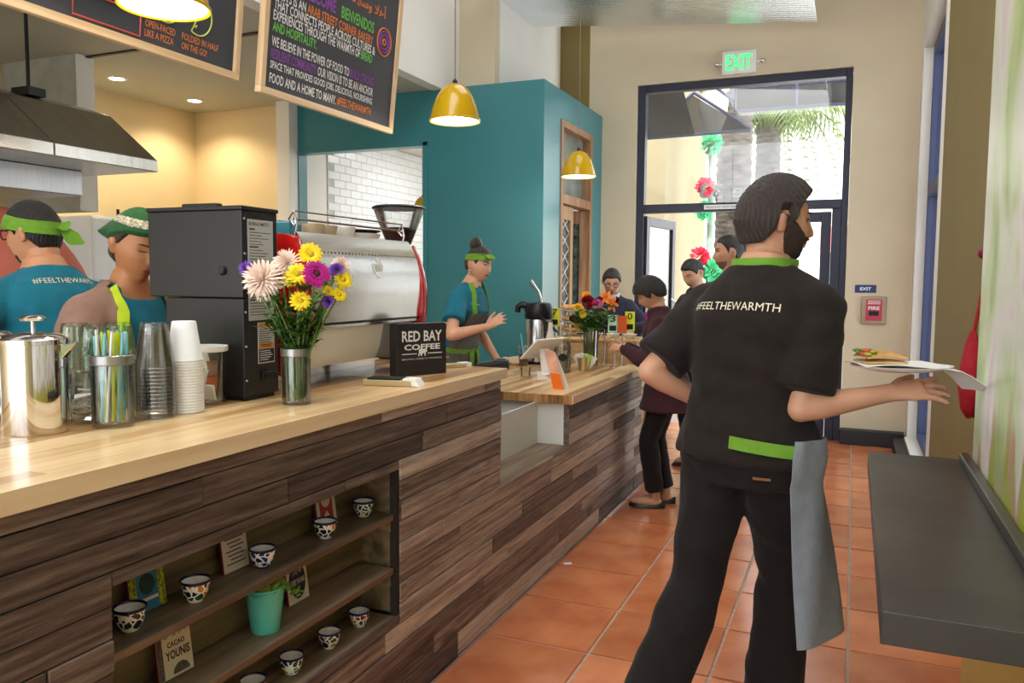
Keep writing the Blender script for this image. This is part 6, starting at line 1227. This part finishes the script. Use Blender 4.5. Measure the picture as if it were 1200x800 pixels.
P.ribbon('apron_strap', olv, P.strap_path((.525, R(-70)), (.47, R(-40)), 3) + P.strap_path((.45, R(-34)), (.2, R(-20)), 8), .036, .024); P.ribbon('apron_strap', olv, P.strap_path((.525, R(70)), (.47, R(40)), 3) + P.strap_path((.45, R(34)), (.2, R(20)), 8), .036, .024)
mb = MB(); bk = P.surf(.33, R(-27), .03); mb.tube([bk + V((0, .022 * math.cos(t), .016 * math.sin(t))) for t in [2 * math.pi * i / 16 for i in range(16)]], .003, 6, closed=True).build('strap_buckle', steel_d, P.root, off=P.off); P.apron(aprc, .22, -.5, R(26), R(85), .02)
P.hair(hdk, [(.12, .1), (.04, .06), (.01, .01), (-.01, -.02), (-.04, -.085), (-.12, -.09)], .008, .0015)
P.patch('head_scarf', greenc, lambda x, y, z: z - np.interp(y, [-.12, -.06, -.01, .03, .12], [-.012, .0, .028, .05, .064]), .02, noise_=.0012, edge=.012); P.patch('scarf_trim', mat('woven_trim', S(206, 196, 168), .8, var=0, col2=S(70, 64, 52), scale=130), lambda x, y, z: .008 - np.abs(z - .062 - .32 * (y + .01) * 0 - np.interp(y, [-.1, 0, .1], [.0, .02, .03])) + 0 * x, .0225, edge=.004, base=.0215)
mb = MB(); rings = []
for u_ in range(9):
    f_ = u_ / 8; c = V((0, -.05 - .155 * f_, .042 - .05 * f_ - .012 * f_ * f_)); rw, rh = .074 * (1 - f_) + .03 * f_, .066 * (1 - f_) ** .8 + .008
    rings.append([P.HM @ (c + V((rw * math.cos(a_), 0, (rh + .003 * math.sin(a_ * 7)) * math.sin(a_)))) for a_ in [2 * math.pi * j / 24 for j in range(24)]])
mb.loft(rings).build('scarf_drape', greenc, P.root, smooth=60, off=P.off); mb = MB()
mb.ball(P.HM @ V((0, -.1, -.055)), .035, 16, 10).build('hair_knot', hdk, P.root, smooth=60, off=P.off)

# --- barista leaning on the till counter
P = Person('barista in teal shirt, grey apron and lime hair scarf at the till', (-2.45, 4.81), -2, 1.69, 'f', 17, 0, (-12, 12, 0), (206, 156, 130), vox=.008)
P.arm(-1, (-2.255, 5.06, .875), (-.6, .5, -.1)); P.arm(1, (-2.15, 4.66, 1.12), (-.55, -.7, -.35)); P.stand()
P.body({-1: dict(d=(.75, .2, -.35), thumb=(.2, -.9, 0), curl=8, spread=.15), 1: dict(d=(.8, .2, .5), thumb=(-.3, .3, .9), curl=14, spread=.15)})
sh = P.shirt(tealc, t0=-.05, sleeve=.62, e=.011, se=.014, seed=31, wr=.0025, collar=.51); P.trousers(dnm, seed=32); P.shoes(leather); P.hair(hdk, PULL, .014, .002); P.face(lip=(170, 80, 80), brow=(44, 30, 24), smile=.002)
mb = MB(); c = P.HM @ V((0, -.05, .135)); mb.ball(c, .042, 20, 14); o = mb.build('hair_bun', hdk, P.root, smooth=180, off=P.off)
for v in o.data.vertices: v.co += (v.co - (c - V(P.off))).normalized() * .006 * math.sin(30 * math.atan2(v.co.x, v.co.z) + 40 * v.co.y)
P.band(limec, .052, .018, .045, .014); P.tail('scarf_end', limec, (.015, .1, .085), (.06, .15, .07), .05); P.tail('scarf_end', limec, (.015, .095, .085), (.1, .12, .08), .04)
P.apron(aprc, .36, -.45, R(42), R(84), .02); 
for q in (-1, 1): P.ribbon('apron_strap', limec, P.strap_path((.545, R(75 * q)), (.5, R(48 * q)), 3) + P.strap_path((.47, R(40 * q)), (.32, R(28 * q)), 6), .032, .02)
P.ribbon('apron_tie', limec, [(.07, R(a)) for a in range(-180, 181, 10)], .03, .026); P.ribbon('apron_tie_end', limec, [(.07 - .28 * i / 8, R(-8 - 8 * i / 8)) for i in range(9)], .045, .034); P.ribbon('apron_tie_end', limec, [(.07 - .22 * i / 8, R(8 + 4 * i / 8)) for i in range(9)], .045, .036)
P.print_on(sh, 'FEELTHEWARMTH', shirtink, .42, R(28), .07, .008, bold=.0); MB().ball(P.HM @ V((.078, -.004, -.045)), .006, 10, 8).build('earring', chrome, P.root, off=P.off); MB().tube([P.HM @ V((.079 + .0, -.004 + .008 * math.cos(t), -.052 + .012 * math.sin(t))) for t in [2 * math.pi * i / 12 for i in range(12)]], .0016, 6, closed=True).build('earring', chrome, P.root, off=P.off)

# --- customers
P = Person('dark haired woman with glasses bent over behind the pastry stand', (-1.87, 6.52), -72, 1.6, 'f', 24, 0, (0, 26, 0), (196, 148, 120), vox=.009)
P.arm(1, (-1.9, 6.15, 1.07), (-.8, .2, -.5)); P.arm(-1, (-1.62, 6.18, 1.06), (.8, .2, -.5)); P.stand(); P.body({1: dict(d=(.2, -.9, -.1), thumb=(.7, 0, .6), curl=30), -1: dict(d=(-.2, -.9, -.1), thumb=(-.7, 0, .6), curl=30)})
P.shirt(navyc, 'cardigan', -.1, .92, .014, seed=41, long=True); P.trousers(blkt, seed=42); P.shoes(leather); P.hair(hb_, PULL, .014, .0015); P.face(down=True, brow=(26, 20, 20)); P.glasses(inkd); P.ribbon('white_collar', ink, [(.548, R(a)) for a in range(-120, 121, 12)], .04, .014); MB().ball(P.HM @ V((0, -.11, -.0)), .035, 16, 10).build('hair_bun', hb_, P.root, smooth=60, off=P.off)

P = Person('short haired woman in long maroon jacket reaching over the till counter', (-1.05, 4.99), 190, 1.49, 'f', 10, 0, (4, 32, 0), (190, 140, 110), vox=.008)
P.arm(-1, (-1.30, 4.84, 1.0), (.5, -.6, -.6)); P.arm(1, (-1.33, 5.02, 1.0), (.5, .6, -.6)); P.stand(.09); P.leg(-1, (-1.10, 4.92, .07)); P.body({-1: dict(d=(-.85, .2, .1), thumb=(.1, .6, .7), curl=28), 1: dict(d=(-.85, -.1, .1), thumb=(.1, -.6, .7), curl=28)})
P.shirt(maro, 'jacket', -.2, .9, .018, collar=.55, flare=.18, seed=51, long=True, wr=.003); P.trousers(blkt, seed=52, hem=.9); P.shoes(leather, True); P.face(down=True, brow=(26, 20, 20))
P.hair(hb_, [(.12, .048), (.07, .036), (.045, .012), (.03, -.02), (.014, -.035), (-.005, .0), (-.016, -.02), (-.03, -.045), (-.06, -.068), (-.12, -.075)], .03, .006); P.ribbon('magenta_blouse', mag, [(.5, R(a)) for a in range(-40, 41, 8)], .05, .022)
MB().tube([P.E[-1].lerp(P.W[-1], .93) + V((.0, .034 * math.cos(t), .034 * math.sin(t))) for t in [2 * math.pi * i / 20 for i in range(20)]], .007, 8, closed=True).build('wrist_watch', whitem, P.root, smooth=60, off=P.off)

P = Person('woman with dark ponytail looking down near the entrance', (-1.05, 6.2), 232, 1.64, 'f', 8, 0, (6, 30, 0), (206, 156, 130), vox=.009)
P.arm(-1, (-1.02, 5.78, 1.05), (.6, 0, -.6)); P.arm(1, (-1.26, 5.95, 1.05), (-.5, .5, -.6)); P.stand(); P.body({-1: dict(d=(-.6, -.4, .1), thumb=(0, .4, .8), curl=35), 1: dict(d=(-.1, -.7, .1), thumb=(.5, 0, .8), curl=35)})
P.shirt(cloth('dark_grey_jacket', (58, 58, 62)), 'jacket', -.1, .92, .015, seed=61, long=True); P.trousers(blkt, seed=62); P.shoes(leather); P.hair(hb_, PULL, .012, .0015); P.face(down=True, brow=(26, 20, 20), lip=(170, 96, 92)); mb = MB(); mb.tube([P.HM @ V(p) for p in ((.0, -.1, .03), (.02, -.125, .035), (.03, -.14, .0), (.02, -.13, -.06))], [.014, .024, .022, .008], 12).build('ponytail', hb_, P.root, smooth=60, off=P.off)

P = Person('tall man with cropped dark hair standing by the glazed door', (-.76, 5.80), 196, 1.77, 'm', 3, 0, (4, 4, 0), (188, 136, 108), vox=.009)
P.arm(-1, (-.92, 5.54, .98), (.6, -.3, -.6)); P.arm(1, (-.96, 5.98, 1.0), (.4, .6, -.6)); P.stand(); P.body({-1: dict(d=(-.8, .2, -.2), thumb=(0, .5, .8), curl=35), 1: dict(d=(-.8, -.2, -.2), thumb=(0, -.5, .8), curl=35)})
P.shirt(cloth('charcoal_shirt', (52, 50, 52)), 'shirt', -.06, .7, .014, seed=71); P.trousers(dnm, seed=72); P.shoes(leather); P.hair(hb_, SHORT, .009, .001); P.face(brow=(26, 20, 20)); P.patch('stubble', mat('stubble', S(120, 88, 72), .8, var=.2, scale=120), lambda x, y, z: np.minimum(-.05 - z, y - .02), .0022, edge=.01)
# ------------------------------------------------------------------ pendant lamps
yen = mat('mustard_enamel', S(198, 158, 12), .18, var=.03, coat=.4); lin = mat('white_lamp_lining', S(250, 246, 236), .5)
glow = mat('lamp_bulb', S(255, 250, 240), .4, emit=(1, .93, .8), estr=22)
def pendant(loc, label, hang, k=1.0, watts=7, grp='mustard pendant lamps over the counter'):
    t = thing('pendant_lamp', label, 'pendant lamp', loc, 0, grp)
    outer = [(.127, 0), (.126, .004), (.122, .03), (.112, .07), (.095, .115), (.072, .152), (.048, .174), (.026, .184), (.012, .187)]; inner = [(r - .004, z - .003 if z > .02 else z) for r, z in outer]
    MB().lathe([(r * k, z * k) for r, z in outer] + [(r * k, z * k) for r, z in inner[::-1]], 40, caps=False).build('shade', yen, t, smooth=50)
    MB().lathe([((r - .0055) * k, (z - .004) * k) for r, z in outer[1:7]], 40, caps=False).build('shade_lining', lin, t, smooth=60)
    MB().lathe([(.131 * k, -.004), (.132 * k, .004), (.126 * k, .008), (.122 * k, .0), (.126 * k, -.004)], 40, closed=True).build('rim', yen, t, smooth=50)
    MB().lathe([(.012 * k, .186 * k), (.012 * k, .2 * k), (.004, .21 * k)], 12).build('cord_grip', blk_metal, t); MB().tube([(0, 0, .2 * k), (0, 0, hang - loc[2])], .0028, 6).build('cord', mat('grey_cord', S(120, 112, 104), .6), t)
    MB().ball((0, 0, .055 * k), .036 * k, 16, 12).build('bulb', glow, t, smooth=60)
    d = bpy.data.lights.new('pendant_light', 'POINT'); o = bpy.data.objects.new('pendant_light', d); COL.objects.link(o); o.parent = t; o.location = (0, 0, .0); d.energy = watts; d.color = (1, .9, .74); d.shadow_soft_size = .05
pendant((-1.9, 3.72, 2.225), 'mustard pendant lamp hanging before the teal wall', 4.6); pendant((-1.9, 5.72, 2.185), 'farther mustard pendant lamp near the teal corner', 4.6); pendant((-1.9, 1.84, 2.215), 'mustard pendant lamp in front of the oven menu board', 4.6)
pendant((-3.74, 6.66, 2.06), 'small mustard pendant lamp beyond the serving hatch', 2.9, .7, 10)

# ------------------------------------------------------------------ chalkboards
chalk = mat('chalkboard_slate', S(62, 64, 74), .6, var=.08, scale=3); fram = wood('pale_pine_frame', S(196, 160, 116), S(222, 190, 148), S(238, 212, 176), 'Y', .5, .2, 1.2, .1); framz = wood('pale_pine_upright', S(196, 160, 116), S(222, 190, 148), S(238, 212, 176), 'Z', .5, .2, 1.2, .1)
cw = mat('white_chalk', S(232, 234, 236), .8, var=.06, scale=200); co_ = mat('orange_chalk', S(226, 132, 70), .8, var=.06, scale=200); cg = mat('green_chalk', S(118, 204, 92), .8, var=.06, scale=200); cpu = mat('purple_chalk', S(142, 84, 176), .8, var=.06, scale=200); cr__ = mat('red_chalk', S(214, 92, 78), .8, var=.06, scale=200); cyl = mat('lime_chalk', S(200, 214, 110), .8, var=.06, scale=200)
def board(label, y0, y1, h, X=-2.3, z0=2.19, tilt=R(6)):
    t = thing('menu_board', label, 'menu board', (X, y0, z0)); t.rotation_euler = (0, tilt, 0); W_ = y1 - y0; fw_ = .028
    boxo('slate', chalk, -.012, .0, fw_, W_ - fw_, fw_, h - fw_, parent=t)
    for a in ((0, W_, 0, fw_), (0, W_, h - fw_, h)): boxo('frame_rail', fram, -.02, .012, a[0], a[1], a[2], a[3], parent=t, bevel=.002)
    for a in ((0, fw_), (W_ - fw_, W_)): boxo('frame_stile', framz, -.02, .012, a[0], a[1], fw_, h - fw_, parent=t, bevel=.002)
    for y in (.12, W_ - .12): MB().tube([(0, y, h), (-.15, y, 4.6 - z0 if X > -3 else 3.0)], .002, 5).build('hanging_wire', steel_d, t)
    return t, W_
BM = lambda y, z: frame((0, 1, 0), (0, 0, 1), (1, 0, 0), (.002, y, z))
def line(t, y, z, segs, H, W_, gap=.012):
    """one chalk line made of coloured runs fitted to width W_"""
    me = [text_mesh(s_, 1, .0) for s_, _ in segs]; ws = [max(v.co.x for v in m_.vertices) - min(v.co.x for v in m_.vertices) for m_ in me]; tot = sum(ws) + .28 * (len(ws) - 1); k = W_ / tot; x = y
    for (s_, c), w_ in zip(segs, ws): lettering(s_, c, BM(x, z), width=w_ * k, height=H, parent=t, bold=.018); x += (w_ + .28) * k
b2, W2 = board('chalkboard with the welcome message above the counter', 2.715, 3.755, .76)
# text block laid out on the slate, from the bottom line up
BL = .06
for z_, wid, segs in ((.052, .77, [('FOOD AND A HOME TO MANY.', cw), ('#FEELTHEWARMTH', co_)]), (.102, .775, [('SPACE THAT PROVIDES GOOD JOBS, DELICIOUS, NOURISHING', cw)]), (.152, .775, [('RESILIENT COMMUNITY.', cpu), ('OUR VISION IS TO BE AN ANCHOR', cw)]), (.202, .775, [('WE BELIEVE IN THE POWER OF FOOD TO', cw), ('BUILD STRONG', cpu)]),
                      (.262, .30, [('AND HOSPITALITY.', cg)]), (.308, .745, [('EXPERIENCES THROUGH THE WARMTH OF', cw), ('BREAD', cg)]), (.352, .765, [('THAT CONNECTS PEOPLE ACROSS CULTURES &', cw)]), (.396, .74, [("REEM'S IS AN", cw), ('ARAB STREET CORNER BAKERY', co_)])):
    line(b2, BL, z_, segs, .041, wid)
lettering('WELCOME', cpu, BM(.21, .452), width=.27, height=.06, parent=b2, bold=.03); lettering('BIENVENIDOS', cg, BM(.525, .45), width=.275, height=.055, parent=b2, bold=.015)
lettering('\uFEFC\uFEEC\uFEB3\uFEED \uFEFC\uFEEB\uFE83', co_, BM(.6, .535), width=.3, height=.075, parent=b2, bold=.02)
for r_, c in ((.068, co_), (.052, cpu), (.036, cpu), (.014, co_)): stroke([(.9 + r_ * .92 * math.cos(R(a)), .437 + r_ * math.sin(R(a))) for a in range(0, 360, 15)], .004, c, BM(0, 0), 'chalk_ring', b2, closed=True)
b1, W1 = board('chalkboard with the oven drawing and serving styles', 1.25, 2.59, .76, z0=2.205)
lettering('FOLDED IN HALF', co_, BM(1.046, .083), width=.182, height=.024, parent=b1, bold=.008); lettering('ON THE GO!', co_, BM(1.046, .05), width=.125, height=.024, parent=b1, bold=.008)
lettering('OPEN-FACED', co_, BM(.88, .083), width=.135, height=.024, parent=b1, bold=.008); lettering('LIKE A PIZZA', co_, BM(.88, .05), width=.128, height=.024, parent=b1, bold=.008)
def ch(pts, c, closed=False, r=.003): stroke(pts, r, c, BM(0, 0), 'chalk_line', b1, closed)
arc = lambda cx, cy, r, a0, a1, k=1.0: [(cx + r * math.cos(R(a)), cy + r * k * math.sin(R(a))) for a in range(a0, a1 + 1, 10)]
def sh_(pts, ox, oy, k): return [(ox + x * k, oy + y * k) for x, y in pts]
ch(arc(.97, .178, .058, 0, 350), cyl, True); ch(arc(.955, .18, .018, 0, 350), cg, True); ch(arc(.985, .195, .013, 0, 350), cg, True); ch([(.94, .14), (.97, .17), (1.0, .145)], cg); ch([(.93, .2), (.97, .15)], cyl)
ch(arc(1.12, .185, .066, -118, 62, 1.05), cyl); ch([(1.12 + .066 * math.cos(R(-118)), .185 + .069 * math.sin(R(-118))), (1.12 + .066 * math.cos(R(62)), .185 + .069 * math.sin(R(62)))], cyl); ch([(1.1, .145), (1.108, .14), (1.113, .15)], cyl)
ch([(.6, .12), (.6, .042), (.86, .042), (.86, .12)], cr__); ch([(.6, .12), (.86, .12)], cr__); ch(arc(.73, .12, .13, 0, 180, 1.3), cr__); ch([(.655, .12), (.655, .24), (.805, .24), (.805, .12)], cr__); ch([(.666, .12), (.666, .228), (.794, .228), (.794, .12)], cr__); ch([(.705, .12), (.713, .165), (.722, .135), (.732, .185), (.742, .135), (.752, .155), (.757, .12)], cr__)

# ------------------------------------------------------------------ signs on the far wall
es = thing('exit_sign', 'lit green EXIT sign with two lamp heads above the entrance', 'exit sign', (-1.03, 7.698, 3.3)); boxo('sign_box', whitem, -.15, .15, -.05, 0, .0, .205, parent=es, bevel=.006)
lettering('EXIT', mat('green_lit_letters', S(60, 226, 110), .5, emit=(.05, .85, .2), estr=1.2), frame((1, 0, 0), (0, 0, 1), (0, -1, 0), (-.115, -.0515, .035)), width=.23, height=.135, parent=es, bold=.02)
for q in (-1, 1): MB().tube([(q * .15, -.025, .1), (q * .185, -.03, .1)], .01, 8).build('lamp_arm', whitem, es); MB().ball((q * .2, -.035, .1), .022, 14, 10).build('lamp_head', chrome, es, smooth=60)
bs = thing('exit_plate', 'small blue plate reading EXIT beside the entrance', 'sign', (.097, 7.699, 1.333)); boxo('plate', mat('navy_plastic', S(26, 56, 116), .4), -.085, .085, -.006, 0, 0, .068, parent=bs, bevel=.002); lettering('EXIT', ink, frame((1, 0, 0), (0, 0, 1), (0, -1, 0), (-.045, -.0072, .02)), width=.09, height=.028, parent=bs, bold=.03)
fp = thing('fire_pull_box', 'framed red fire notice box below the blue exit plate', 'fire alarm', (.169, 7.699, 1.06)); boxo('frame_box', mat('taupe_metal', S(160, 142, 122), .4, .3), -.1, .1, -.03, 0, 0, .24, parent=fp, bevel=.006); boxo('red_panel', mat('notice_red', S(196, 60, 80), .5), -.065, .065, -.033, -.029, .03, .215, parent=fp)
lettering('FIRE', ink, frame((1, 0, 0), (0, 0, 1), (0, -1, 0), (-.045, -.0345, .125)), width=.09, height=.03, parent=fp, bold=.03); boxo('notice_block', inkd, -.04, .04, -.0345, -.0328, .075, .115, parent=fp)
for k in range(3): boxo('print_line', ink, -.05, .05, -.0345, -.0328, .2 - k * .012, .205 - k * .012, parent=fp)
o = boxo('paper_scrap', whitem, -.02, .02, -.012, .012, .001, .006, bevel=.002); place(o, -1.27, 3.74, 0, .5); tag(o, 'white paper scrap on the floor by the counter', 'paper scrap')
